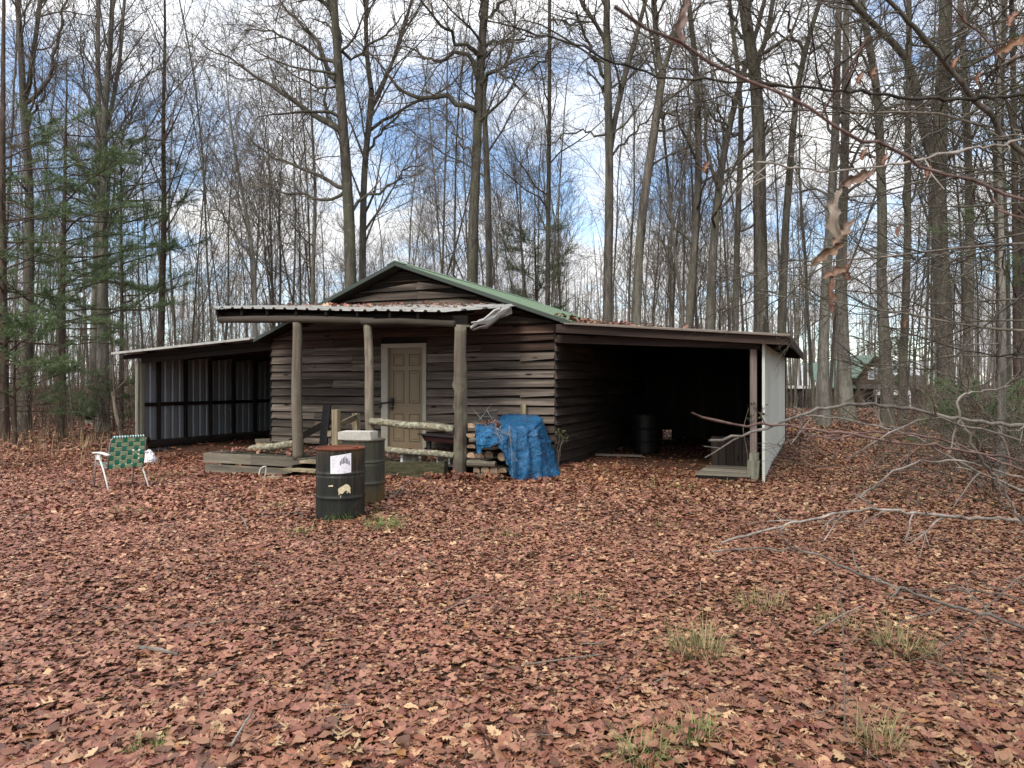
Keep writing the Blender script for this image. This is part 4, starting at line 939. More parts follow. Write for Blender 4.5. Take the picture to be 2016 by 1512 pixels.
for (x0, x1, y0, y1, s, lb, mt) in ((789, 829, 891, 912, -1.9, 'weathered grey wood chunk with white edges on the deck below the porch rail', 'grey_block'), (860, 886, 895, 915, -1.88, 'small pale cracked wood block on the deck beside the right porch post', 'grey_block')):
    a = onS(x0, y1, s); b = onS(x1, y0, s); mb = MB(); mb.box(0, b[0] - a[0], 0, .22, 0, b[2] - a[2], m=loc_m(a[0], s, max(a[2], .215), .05), j=.012); o = simple('wood_block', mb, M[mt], lb, 'wood block')
    for q in (0.0, .88):
        mb = MB(); mb.box((b[0] - a[0]) * q + .001, (b[0] - a[0]) * (q + .12), -.016, -.013, 0.01, b[2] - a[2] - .01, m=loc_m(a[0], s, max(a[2], .215), .05)); mb.build('white_edge', M['plastic_white'], o)
mb = MB(); mm = loc_m(-2.62, -2.40, -.02, .06, -.10); nsg = 10
vs = []
for i in range(nsg + 1):
    x = 1.48 * i / nsg; a = rnd.uniform(-.012, .012); b = rnd.uniform(-.012, .012); h = .33 - .05 * (1 - i / nsg) + a
    vs += [mm @ Vector((x, -.05 + b, 0)), mm @ Vector((x, .12, 0)), mm @ Vector((x, .12 + b, h)), mm @ Vector((x, -.03 + b, h + a))]
mb.add(vs, [(4 * i + a, 4 * i + (a + 1) % 4, 4 * i + 4 + (a + 1) % 4, 4 * i + 4 + a) for i in range(nsg) for a in range(4)] + [(3, 2, 1, 0), tuple(4 * nsg + k for k in range(4))])
simple('mossy_timber', mb, M['moss'], 'thick mossy timber lying in front of the porch between drum and post', 'timber')
# left of the porch post: leaning dark plank, leaning brace
mb = MB(); mb.box(-.09, .09, -.02, .02, 0, .98, m=loc_m(-4.38, -1.35, .225, 0, -.16)); simple('dark_plank', mb, M['black_and_shade'], 'black plank leaning upright behind the left porch post', 'plank')
mb = MB(); mb.bar(LW(-5.98, -.75, .24), LW(-5.02, -.22, .83), .045, .14); simple('leaning_board', mb, M['dark_wood'], 'dark board leaning diagonally against the wall left of the porch', 'board')
mb = MB(); mb.box(0, .85, 0, .28, 0, .26, m=loc_m(-8.35, 1.2, -.02, .1), j=.01); o = simple('wooden_box', mb, M['pale_wood_y'], 'dull brown wooden box on the ground inside the lean-to', 'box')
mb = MB(); mb.box(-.02, .87, -.015, -.002, .19, .27, m=loc_m(-8.35, 1.2, -.02, .1)); mb.build('box_slat', M['grey_board'], o)
# white bag by the lean-to
def bag():
    mb = MB(); p0 = LW(-9.75, -.80); z0 = float(gz(p0.x, p0.y)); vs = []; nl, na = 12, 20; rs = random.Random(4)
    for i in range(nl):
        f = i / (nl - 1); h = .30 * f; rad = .20 * (1 - f) ** .62 * (1 + .12 * math.sin(5 * f)) + .012
        for k in range(na):
            an = 2 * math.pi * k / na; q = 1 + .20 * mnoise.noise(Vector((3 * math.cos(an), 3 * math.sin(an), 4 * f))) + rs.uniform(-.05, .05)
            vs.append((p0.x + rad * q * math.cos(an) + .03 * f, p0.y + rad * .8 * q * math.sin(an), z0 - .01 + h * (1 + .05 * math.sin(3 * an))))
    mb.add(vs, [(i * na + k, i * na + (k + 1) % na, (i + 1) * na + (k + 1) % na, (i + 1) * na + k) for i in range(nl - 1) for k in range(na)] + [tuple((nl - 1) * na + k for k in range(na))])
    simple('plastic_bag', mb, M['bag'], 'crumpled white plastic bag standing on leaves by the lean-to wall', 'bag')
bag()
mb = MB(); p = LW(-10.72, -.02, 0.26); mb.lathe([(0, -.12), (.05, -.11), (.10, -.06), (.105, 0), (.07, .05), (0, .07)], 10, Matrix.Translation(p)); simple('leaf_nest', mb, M['dark_wood'], 'dark round clump on the lean-to sill beside the corner post', 'clump')
# white hose loops in front of the deck
hb = gz(*LW(-5.35, -2.35)[:2])
def hose(pts, lb):
    P = [Vector(p) for p in pts]; out = []
    for i in range(len(P) - 1):
        p0, p1, p2, p3 = P[max(i - 1, 0)], P[i], P[i + 1], P[min(i + 2, len(P) - 1)]
        for f in np.linspace(0, 1, 6)[:-1]: out.append(.5 * (2 * p1 + (p2 - p0) * f + (2 * p0 - 5 * p1 + 4 * p2 - p3) * f * f + (3 * p1 - p0 - 3 * p2 + p3) * f ** 3))
    out.append(P[-1]); mb = MB(); mb.tube(out, .011, 7); simple('hose', mb, M['hose'], lb, 'hose', 'white hose pieces by the deck', True)
hose([wpx(519, 957, -2.3), wpx(512, 950, -2.32), wpx(510, 935, -2.32), wpx(513, 922, -2.3), wpx(522, 917, -2.28), wpx(524, 922, -2.25), wpx(521, 940, -2.25), wpx(519, 955, -2.28), wpx(518, 958, -2.28)], 'upright loop of white hose standing in front of the deck boards')
hose([wpx(524, 953, -2.4), wpx(527, 944, -2.4), wpx(534, 937, -2.35), wpx(545, 936, -2.3)], 'short curved white hose end right of the upright loop')
hose([wpx(566, 937, -2.3), wpx(572, 940, -2.3), wpx(577, 945, -2.3)], 'tiny white hose end beside the lowest porch step')
# stick lying by the chair
a = PX(252, 978, 11.0); b = PX(312, 966, 11.2); mb = MB(); mb.tube([a + Vector((0, 0, .0)), a.lerp(b, .5) + Vector((0, 0, .02)), b], [.05, .055, .035], 8, jit=.1)
simple('fallen_log', mb, M['bark_dark'], 'short dark log lying in the leaves beside the lawn chair', 'log')
a = PX(272, 1290, 4.45); b = PX(350, 1308, 4.35); a.z = gz(a.x, a.y) + .035; b.z = gz(b.x, b.y) + .03
mb = MB(); mb.tube([a, a.lerp(b, .5) + Vector((0, 0, .01)), b], [.012, .012, .008], 6, jit=.1); simple('fallen_stick', mb, M['twig'], 'short dark stick on the leaves at the lower left', 'stick')
# inside the carport: pallet, bin, pale board
pm = loc_m(2.66, -.22, float(gz(*LW(3.1, 0.2)[:2])), -.03)
pal = empty('pallet', pm.translation, -TH - .03, 'low grey plank platform on the ground at the carport mouth beside the post', 'pallet')
for k in range(7):
    mb = MB(); mb.box(0, .92, .02 + k * .20, .205 + k * .20, .10, .135, j=.004); mb.build('plank', M['grey_board'], pal)
for y in (.03, .70, 1.35):
    mb = MB(); mb.box(.0, .92, y, y + .06, .0, .098); mb.build('runner', M['dark_wood'], pal)
mb = MB(); mb.box(-.02, .94, -.03, .015, -.02, .03, j=.005); mb.build('ground_rail', M['grey_board'], pal)
bm = loc_m(2.72, 1.35, float(gz(*LW(3.1, 1.5)[:2])), 0)
binn = empty('slatted_bin', bm.translation, -TH, 'dark brown slatted wooden bin behind the grey platform in the carport', 'bin')
for k in range(6):
    mb = MB(); mb.box(k * .145, k * .145 + .13, 0, .03, 0.0, .62, j=.005); mb.build('slat', M['dark_wood_z'], binn)
mb = MB(); mb.box(0, .86, .035, .6, .0, .58); mb.build('bin_body', M['dark_wood'], binn)
mb = MB(); mb.box(0, 1.0, 0, .14, 0, .04, m=loc_m(.15, 2.2, float(gz(*LW(.5, 2.2)[:2])) + .02, .1)); simple('pale_board', mb, M['trim_grey'], 'pale board lying on the floor inside the carport near the side wall', 'board')
# climbing vine leaves at the carport post, weed at the cabin corner
def leaf_cards(name, pts, size, cols, seed, mat, n_up=.4):
    rs = np.random.RandomState(seed); pts = np.asarray(pts, float); N = len(pts)
    ax = rs.normal(size=(N, 3)); ax[:, 2] *= .5; ax /= np.linalg.norm(ax, axis=1, keepdims=True); bx = np.cross(ax, rs.normal(size=(N, 3))); bx /= np.linalg.norm(bx, axis=1, keepdims=True)
    s = rs.uniform(.7, 1.3, (N, 1)) * size; nn = np.cross(ax, bx) * s * .15
    V = np.stack([pts, pts + ax * s * .5 + bx * s * .32 + nn, pts + ax * s, pts + ax * s * .5 - bx * s * .32 + nn], 1).reshape(-1, 3)
    b = np.arange(N)[:, None] * 4; f = np.concatenate([b + np.array([[0, 1, 2]]), b + np.array([[0, 2, 3]])])
    c = np.asarray(cols)[rs.randint(0, len(cols), N)] * rs.uniform(.75, 1.25, (N, 1)); C = np.repeat(np.concatenate([c, np.ones((N, 1))], 1), 4, 0)
    return np_mesh(name, V, f, mat, C)
vp = [wpx(rnd.uniform(1470, 1484), rnd.uniform(790, 830), -.12) for _ in range(16)] + [wpx(rnd.uniform(1497, 1506), rnd.uniform(785, 820), -.14) for _ in range(9)]
vine = empty('climbing_vine', LW(3.5, -.1, -.1), 0, 'small dark leafed vine climbing the carport post', 'vine')
mb = MB(); mb.tube([Vector((0, 0, 0)), Vector((.02, -.03, .5)), Vector((-.06, -.02, .95)), Vector((.03, -.03, 1.3))], .006, 5); mb.build('stem', M['twig'], vine)
me = leaf_cards('leaf', [p - LW(3.5, -.1, -.1) for p in vp], .07, [(0.035, .055, .02), (.06, .07, .025)], 3, M['needle']); lo = link_mesh('foliage', me, vine)
wd = empty('weed', LW(.10, -.12, -.02), 0, 'straggly pale green weed growing at the front corner of the cabin', 'weed')
tb = Tubes(); wpts = []
for k in range(6):
    P = np.array([(0, 0, 0), (rnd.uniform(-.02, .06), 0, .35), (rnd.uniform(0, .14), -.03, rnd.uniform(.55, .80)), (rnd.uniform(.05, .25), -.05, rnd.uniform(.5, .62))]); tb.add(P, [.004, .004, .003, .002], 4); wpts += [tuple(P[2] + np.random.RandomState(k * 9 + q).normal(size=3) * .05) for q in range(5)]
link_mesh('stem', tb.mesh('stem', M['twig']), wd); link_mesh('foliage', leaf_cards('foliage', wpts, .06, [(.14, .15, .06), (.09, .11, .04)], 6, M['needle']), wd)

# ------------------------------------------------------------------ trees
def unit(v): return v / (np.linalg.norm(v) + 1e-9)
def grow_path(rs, p, d, L, n, wob, up):
    pts = [p]; d = unit(d)
    for i in range(n):
        d = unit(d + rs.normal(size=3) * wob + np.array([0, 0, up])); p = p + d * L / n; pts.append(p)
    return np.array(pts)
def perp(rs, d):
    a = unit(np.cross(d, rs.normal(size=3))); return a
def at(P, f):
    x = f * (len(P) - 1); i = min(int(x), len(P) - 2); return P[i] + (P[i + 1] - P[i]) * (x - i), unit(P[i + 1] - P[i])
STY = {   # limb angle, limb length, limb wobble, upward pull, branches per limb, twigs per branch
    'oak':    dict(ang=(0.75, 1.25), ln=(2.6, 4.8), wob=0.24, up=0.05, nb=7, nt=6, bl=1.5, tl=0.75, tw=0.22),
    'fan':    dict(ang=(0.35, 0.62), ln=(3.0, 5.5), wob=0.07, up=0.05, nb=8, nt=6, bl=1.7, tl=0.85, tw=0.10),
    'tall':   dict(ang=(0.55, 1.0), ln=(1.8, 3.6), wob=0.18, up=0.07, nb=6, nt=5, bl=1.2, tl=0.7, tw=0.18),
    'slim':   dict(ang=(0.45, 0.85), ln=(1.2, 2.6), wob=0.12, up=0.08, nb=5, nt=4, bl=0.9, tl=0.6, tw=0.14),
    'flat':   dict(ang=(1.1, 1.5), ln=(2.0, 4.0), wob=0.14, up=0.0, nb=9, nt=6, bl=1.1, tl=0.6, tw=0.14)}
def limb(rs, T, C, p, d, L, r, st, twig_r=0.0055, dens=1.0):
    """one limb with branches and twigs; T heavy wood, C fine crown wood"""
    P = grow_path(rs, p, d, L, 7, st['wob'], st['up']); R = np.linspace(r, max(.007, r * .16), 8); T.add(P, R, 6)
    branches(rs, C, P, R, L, st, twig_r, dens); return P
def branches(rs, C, P, R, L, st, twig_r=.0055, dens=1.0, f0=.22):
    for k in range(max(1, int(round(st['nb'] * dens * min(1.6, .5 + L / 5))))):
        f = rs.uniform(f0, 1.0); q, d = at(P, f); a = rs.uniform(.5, 1.0)
        bd = d * math.cos(a) + perp(rs, d) * math.sin(a); bl = st['bl'] * rs.uniform(.5, 1.25) * (1.25 - .5 * f) * min(1.3, .5 + L / 5)
        rb = max(.007, np.interp(f * (len(R) - 1), range(len(R)), R) * .5); rb = min(rb, .022)
        B = grow_path(rs, q, bd, bl, 4, st['tw'], st['up'] * .8); C.add(B, np.linspace(rb, .005, 5), 4)
        for j in range(int(round(st['nt'] * rs.uniform(.6, 1.3)))):
            g = rs.uniform(.2, 1.0); q2, d2 = at(B, g); a2 = rs.uniform(.4, .9); td = d2 * math.cos(a2) + perp(rs, d2) * math.sin(a2)
            tl = st['tl'] * rs.uniform(.45, 1.2)
            Tw = grow_path(rs, q2, td, tl, 3, st['tw'] * 1.2, st['up'] * .5); C.add(Tw, np.array([twig_r, twig_r * .9, twig_r * .75, twig_r * .5]), 3)
            if tl > st['tl'] * .6:
                q3, d3 = at(Tw, rs.uniform(.35, .8)); C.add(np.array([q3, q3 + (d3 + perp(rs, d3) * rs.uniform(.5, 1.1)) * tl * .38]), np.array([twig_r * .8, twig_r * .45]), 3)
def resample(pts, n):
    pts = np.asarray(pts, float); s = np.concatenate([[0], np.cumsum(np.linalg.norm(np.diff(pts, axis=0), axis=1))]); u = np.linspace(0, s[-1], n)
    out = np.stack([np.interp(u, s, pts[:, i]) for i in range(3)], 1)
    k = out.copy(); k[1:-1] = .25 * out[:-2] + .5 * out[1:-1] + .25 * out[2:]; return k, np.interp(u, s, np.arange(len(pts)))
def build_tree(name, label, cat, px, wpxs, Y, seed, style='oak', nl=14, lstart=.35, limbs=(), mat='bark', group=None, dens=1.0, forks=(), twig_r=.0055, azbias=None):
    """a tree whose trunk follows points read from the photograph at distance Y; limbs and forks likewise, the rest grows by itself"""
    rs = np.random.RandomState(seed); st = STY[style]
    W_ = [np.array(PX(x, y, Y)) for x, y in px]; base = np.array([W_[0][0], Y, float(gz(W_[0][0], Y)) - .08])
    dd = W_[0][2] - base[2]
    pts = [base] + W_ if dd > .4 else [base] + W_[1:]
    root = empty(name, tuple(base), 0, label, cat, group)
    dep = np.zeros((len(pts), 3)); dep[:, 1] = np.cumsum(rs.normal(0, .12, len(pts))); dep[0] = 0
    P, u = resample(np.array(pts) + dep - base, 18); w0, w1 = [w * .90 * Y / F / 2 for w in wpxs]
    R = np.linspace(w0, w1, 18); R[0] *= 1.35; R[1] *= 1.08
    T, C = Tubes(), Tubes(); T.add(P, R, 12)
    def off(pxl, dz): return np.array([np.array(PX(x, y, Y + dz * i)) - base for i, (x, y) in enumerate(pxl)])
    for (pl, a, b) in forks:
        Q, _ = resample(off(pl, rs.uniform(-.3, .3)), 12); k = np.argmin(np.linalg.norm(P - Q[0], axis=1)); Q[0] = P[k]
        RR = np.linspace(a * Y / F / 2, b * Y / F / 2, 12); T.add(Q, RR, 8); 
        for q in range(5): 
            f = rs.uniform(.25, 1); c, d = at(Q, f); ag = rs.uniform(*st['ang']); limb(rs, T, C, c, d * math.cos(ag) + perp(rs, d) * math.sin(ag), rs.uniform(*st['ln']) * .7, max(.012, np.interp(f * 11, range(12), RR) * .45), st, twig_r, dens)
        branches(rs, C, Q, RR, 5, st, twig_r, dens)
    for (pl, a, b) in limbs:
        Q, _ = resample(off(pl, rs.uniform(-.45, .35)), 12); k = np.argmin(np.linalg.norm(P - Q[0], axis=1)); Q[0] = P[k]
        L = np.linalg.norm(np.diff(Q, axis=0), axis=1).sum(); RR = np.linspace(a * Y / F / 2, max(.006, b * Y / F / 2), 12)
        Q[1:-1] += rs.normal(0, .05, (10, 3)); T.add(Q, RR, 7); branches(rs, C, Q, RR, L, st, twig_r, dens * 1.5)
    ztop = P[-1][2]
    for i in range(nl):
        f = lstart + (1 - lstart) * (i + rs.uniform(.1, .9)) / nl; p, d = at(P, f); a = rs.uniform(*st['ang']); q = perp(rs, d)
        L = rs.uniform(*st['ln']) * (1.1 - .45 * (f - lstart) / (1 - lstart)); r = min(np.interp(f * 17, range(18), R) * rs.uniform(.28, .45), .07)
        limb(rs, T, C, p, d * math.cos(a) + q * math.sin(a), L, max(.014, r), st, twig_r, dens)
    link_mesh('trunk', T.mesh('trunk', M[mat], seed=seed, rough=.05), root)
    link_mesh('crown', C.mesh('crown', M['twig']), root)
    return root

BK = 'bare_tree'; CT = 'tree'
TREES = [
 dict(label='tall bare tree near the left edge whose trunk forks high up', px=[(46, 860), (50, 600), (54, 350), (52, 200), (50, 100), (38, -60)], wpxs=(26, 9), Y=25, seed=11, style='oak', nl=11, lstart=.42,
      forks=[([(54, 190), (72, 60), (85, -50)], 10, 7)], limbs=[([(54, 200), (95, 160), (120, 60), (135, -20)], 9, 3), ([(54, 300), (20, 280), (-30, 250)], 6, 2), ([(52, 250), (90, 190), (110, 120)], 6, 2)]),
 dict(label='bare tree spraying long rising branches above the lean-to', px=[(203, 860), (203, 560), (206, 380), (210, 240), (222, 90), (232, -50)], wpxs=(27, 7), Y=24.5, seed=12, style='fan', nl=24, lstart=.38, mat='bark_grey',
      forks=[([(208, 270), (235, 130), (245, 0), (250, -60)], 9, 5)], limbs=[([(206, 330), (265, 210), (300, 110)], 6, 2), ([(206, 300), (170, 200), (160, 60)], 6, 2), ([(207, 340), (290, 260), (345, 150)], 6, 2)]),
 dict(label='thick grey trunk close left of the twig-sprayed tree', px=[(182, 860), (186, 700), (190, 560), (192, 430), (188, 250), (184, 60), (184, -50)], wpxs=(24, 7), Y=29, seed=13, style='tall', nl=12, lstart=.45, mat='bark_grey'),
 dict(label='straight reddish trunk rising behind the lean-to roof', px=[(314, 860), (312, 690), (314, 560), (318, 430), (322, 250), (326, 40), (328, -50)], wpxs=(17, 4), Y=27, seed=14, style='fan', nl=16, lstart=.40, mat='bark_pine'),
 dict(label='big knotty tree with crooked limbs spreading left above the porch', px=[(694, 800), (692, 600), (690, 480), (685, 370), (680, 265), (672, 140), (666, 40), (662, -60)], wpxs=(32, 15), Y=23.5, seed=15, style='oak', mat='bark_dark', nl=9, lstart=.62, dens=1.2,
      forks=[([(672, 90), (656, 30), (640, -50)], 14, 10)],
      limbs=[([(682, 262), (640, 235), (600, 215), (560, 180), (520, 160), (470, 125), (400, 90)], 14, 2), ([(677, 165), (650, 155), (640, 120), (620, 70), (580, 40), (545, -10)], 12, 3), ([(687, 380), (640, 350), (570, 320), (520, 300), (470, 250)], 9, 2),
             ([(690, 400), (760, 370), (790, 340), (840, 320)], 7, 2), ([(688, 385), (620, 390), (560, 380), (500, 350)], 7, 2), ([(679, 125), (720, 95), (760, 70), (800, 20)], 7, 2), ([(675, 135), (630, 115), (590, 85), (530, 60), (480, 60)], 9, 2)]),
 dict(label='slender trunk just right of the knotty tree, fanning out upwards', px=[(716, 760), (716, 560), (718, 400), (722, 330), (735, 220), (738, 190)], wpxs=(19, 12), Y=24.5, seed=16, style='fan', nl=9, lstart=.5,
      forks=[([(736, 205), (724, 130), (720, 60), (724, -60)], 10, 7), ([(737, 210), (760, 150), (778, 110), (800, 40), (820, -40)], 8, 5)],
      limbs=[([(735, 250), (775, 220), (800, 205), (840, 195), (890, 170), (930, 120)], 7, 2), ([(722, 300), (780, 230), (830, 190)], 6, 2)]),
 dict(label='tallest dark trunk of the close pair behind the gable, limbs reaching left', px=[(928, 800), (929, 560), (933, 400), (938, 300), (941, 200), (946, 100), (952, 20), (958, -60)], wpxs=(25, 17), Y=23.5, seed=17, style='oak', nl=8, lstart=.66, mat='bark_dark', dens=1.1,
      limbs=[([(936, 235), (915, 205), (880, 188), (850, 190), (835, 198), (790, 178), (750, 130), (720, 95)], 13, 2), ([(940, 130), (925, 100), (900, 105), (870, 125), (840, 120), (790, 90)], 11, 2), ([(944, 110), (910, 85), (880, 65), (850, 30), (825, -5)], 10, 3),
             ([(932, 292), (910, 290), (890, 240), (860, 215)], 5, 2), ([(948, 110), (960, 85), (1000, 85), (1050, 70)], 9, 3), ([(945, 160), (965, 140), (1000, 150), (1040, 185)], 8, 2), ([(955, 40), (985, 10), (1010, -30)], 8, 4)]),
 dict(label='thinner light-flecked trunk of the close pair behind the gable', px=[(964, 800), (963, 560), (961, 420), (957, 300), (952, 200), (950, 140)], wpxs=(19, 11), Y=24.3, seed=18, style='oak', nl=5, lstart=.70, mat='bark', forks=[([(951, 160), (965, 135), (990, 140), (1010, 90), (1015, 20)], 7, 4)]),
 dict(label='slim dark straight trunk with drooping side twigs right of the pair', px=[(1078, 760), (1078, 520), (1080, 340), (1081, 200), (1081, 80), (1082, -60)], wpxs=(12, 7), Y=24.5, seed=19, style='oak', nl=12, lstart=.40, mat='bark_dark',
      limbs=[([(1080, 105), (1050, 135), (1008, 138)], 5, 2), ([(1081, 42), (1140, 45), (1170, 30)], 5, 2)]),
 dict(label='grey trunk with one branch splitting off rightwards, right of the gable', px=[(1197, 800), (1197, 620), (1198, 450), (1198, 300), (1195, 170), (1193, 60), (1195, -60)], wpxs=(24, 13), Y=23, seed=20, style='oak', nl=7, lstart=.62,
      forks=[([(1200, 300), (1215, 210), (1238, 120), (1258, 50), (1282, -40)], 11, 8), ([(1195, 85), (1170, 40), (1145, 10), (1135, -50)], 9, 6)],
      limbs=[([(1194, 165), (1170, 110), (1150, 60), (1135, 20)], 8, 4), ([(1197, 270), (1160, 255), (1110, 265), (1085, 280)], 5, 2), ([(1210, 300), (1250, 260), (1290, 220), (1340, 225)], 5, 2)]),
 dict(label='leaning forked trunk behind the carport roof, slanting right', px=[(1250, 800), (1254, 620), (1258, 480), (1270, 380), (1285, 270), (1296, 190), (1302, 145)], wpxs=(22, 17), Y=23, seed=21, style='oak', nl=4, lstart=.72,
      forks=[([(1302, 150), (1292, 80), (1284, -50)], 12, 10), ([(1303, 150), (1318, 100), (1338, 40), (1360, -40)], 10, 7)], limbs=[([(1290, 230), (1330, 222), (1365, 222)], 5, 2)]),
 dict(label='upright trunk with an irregular narrow crown left of the paired leaning stems', px=[(1352, 800), (1356, 640), (1366, 480), (1374, 350), (1370, 200), (1366, 110), (1352, 20), (1345, -50)], wpxs=(22, 10), Y=24, seed=22, style='oak', nl=16, lstart=.40, dens=1.2),
 dict(label='right-leaning trunk with twisting stems over the carport', px=[(1392, 800), (1398, 640), (1406, 480), (1420, 340), (1438, 240), (1460, 150), (1490, 60), (1510, -40)], wpxs=(25, 8), Y=23.5, seed=23, style='oak', nl=13, lstart=.42, limbs=[([(1412, 380), (1390, 280), (1380, 180)], 8, 3)]),
 dict(label='slim straight trunk between the leaning tree and the big dark trunk', px=[(1447, 800), (1448, 640), (1450, 450), (1455, 280), (1452, 200), (1440, 90), (1425, -40)], wpxs=(17, 8), Y=24.5, seed=24, style='oak', nl=12, lstart=.42, limbs=[([(1454, 275), (1410, 235), (1380, 205)], 7, 3), ([(1456, 285), (1500, 255), (1540, 200)], 7, 2)]),
 dict(label='big dark straight trunk rising behind the carport roof', px=[(1502, 820), (1500, 640), (1496, 450), (1492, 300), (1488, 200), (1480, 120), (1468, 60), (1455, -60)], wpxs=(33, 23), Y=22.5, seed=25, style='oak', nl=6, lstart=.66, mat='bark_dark',
      forks=[([(1488, 130), (1510, 70), (1520, 10), (1530, -50)], 11, 8)], limbs=[([(1484, 100), (1450, 60), (1430, 10)], 8, 4)]),
 dict(label='smooth trunk leaning right beside the big dark trunk', px=[(1532, 820), (1536, 640), (1545, 450), (1556, 300), (1566, 190), (1580, 110), (1598, 40), (1625, -50)], wpxs=(22, 9), Y=23.5, seed=26, style='oak', nl=8, lstart=.52, limbs=[([(1572, 90), (1552, 60), (1548, 0)], 7, 3), ([(1584, 120), (1640, 70), (1680, 20)], 6, 2)]),
 dict(label='pale-flecked trunk standing behind the right end of the carport', px=[(1622, 850), (1623, 700), (1629, 580), (1640, 440), (1650, 300), (1655, 130), (1660, -40)], wpxs=(25, 12), Y=24, seed=27, style='tall', nl=12, lstart=.45, mat='bark_grey'),
 dict(label='stout mottled trunk right of the carport, second from its wall', px=[(1670, 838), (1667, 700), (1660, 560), (1662, 400), (1668, 240), (1672, 60), (1676, -40)], wpxs=(30, 11), Y=26, seed=28, style='tall', nl=12, lstart=.48, mat='bark_grey'),
 dict(label='straight trunk with flared foot standing in front of the distant house', px=[(1748, 832), (1745, 700), (1742, 560), (1738, 430), (1735, 280), (1732, 170), (1718, 80), (1700, -40)], wpxs=(25, 14), Y=24, seed=29, style='oak', nl=9, lstart=.50, limbs=[([(1734, 190), (1700, 120), (1680, 50)], 8, 3)]),
 dict(label='slim upright trunk right of the distant house window', px=[(1776, 820), (1780, 680), (1784, 500), (1786, 300), (1788, 120), (1790, -50)], wpxs=(18, 10), Y=25, seed=30, style='tall', nl=12, lstart=.42, mat='bark'),
 dict(label='largest trunk at the right, mossy with a hooked limb bending left', px=[(1862, 845), (1858, 700), (1852, 560), (1842, 440), (1840, 330), (1842, 200), (1848, 90), (1855, -50)], wpxs=(36, 24), Y=23, seed=31, style='oak', nl=8, lstart=.55, mat='bark_dark',
      forks=[([(1840, 330), (1815, 240), (1800, 150), (1778, 95), (1740, 70), (1700, 25), (1655, -20)], 20, 9)], limbs=[([(1845, 150), (1880, 100), (1920, 40)], 8, 3)]),
 dict(label='trunk in the thicket right of the mossy one', px=[(1905, 850), (1908, 640), (1915, 480), (1912, 300), (1905, 100), (1900, -50)], wpxs=(22, 12), Y=25, seed=32, style='tall', nl=12, lstart=.40),
 dict(label='dark trunk in the thicket near the right edge', px=[(1972, 850), (1965, 640), (1952, 480), (1945, 300), (1952, 100), (1960, -50)], wpxs=(26, 12), Y=24, seed=33, style='tall', nl=12, lstart=.40, mat='bark_dark'),
 dict(label='trunk half cut off by the right edge', px=[(2012, 850), (2010, 640), (2005, 480), (2008, 300), (2012, 100), (2010, -50)], wpxs=(24, 14), Y=26, seed=34, style='tall', nl=12, lstart=.40),
 dict(label='pale crooked dead stem leaning beside the lean-to corner post', px=[(246, 880), (240, 820), (234, 770)], wpxs=(11, 5), Y=21, seed=35, style='slim', nl=2, lstart=.6, mat='snag'),
 dict(label='bare tree whose limbs fan between the lean-to and the porch roof', px=[(500, 800), (498, 640), (494, 520), (480, 420), (465, 330), (450, 240), (440, 120)], wpxs=(15, 2), Y=25, seed=36, style='fan', nl=16, lstart=.34, mat='bark_grey', limbs=[([(492, 500), (440, 420), (400, 350)], 6, 2)]),
 dict(label='bare tree standing above the left end of the porch roof', px=[(612, 800), (614, 600), (618, 480), (620, 380), (612, 280), (606, 150), (604, 40)], wpxs=(14, 2), Y=25.5, seed=37, style='oak', nl=14, lstart=.38),
]
for i, t in enumerate(TREES): build_tree(BK, cat=CT, group='trees round the cabin', **t)

# pines on the left and behind the cabin
def needle_tufts(rs, pts, dirs, per, ln, w, cols):
    N = len(pts) * per; p = np.repeat(np.asarray(pts), per, 0); d = np.repeat(np.asarray(dirs), per, 0)
    v = d * .7 + rs.normal(size=(N, 3)) * .62; v /= np.linalg.norm(v, axis=1, keepdims=True) + 1e-9
    s = np.cross(v, rs.normal(size=(N, 3))); s /= np.linalg.norm(s, axis=1, keepdims=True) + 1e-9
    L = rs.uniform(.7, 1.25, (N, 1)) * ln
    V = np.stack([p - s * w / 2, p + s * w / 2, p + v * L], 1).reshape(-1, 3)
    c = np.asarray(cols)[rs.randint(0, len(cols), N)] * rs.uniform(.7, 1.25, (N, 1)); C = np.repeat(np.concatenate([c, np.ones((N, 1))], 1), 3, 0)
    return V, np.arange(N * 3).reshape(-1, 3), C
GREENS = [(.105, .160, .062), (.130, .185, .075), (.085, .130, .060), (.165, .195, .088)]
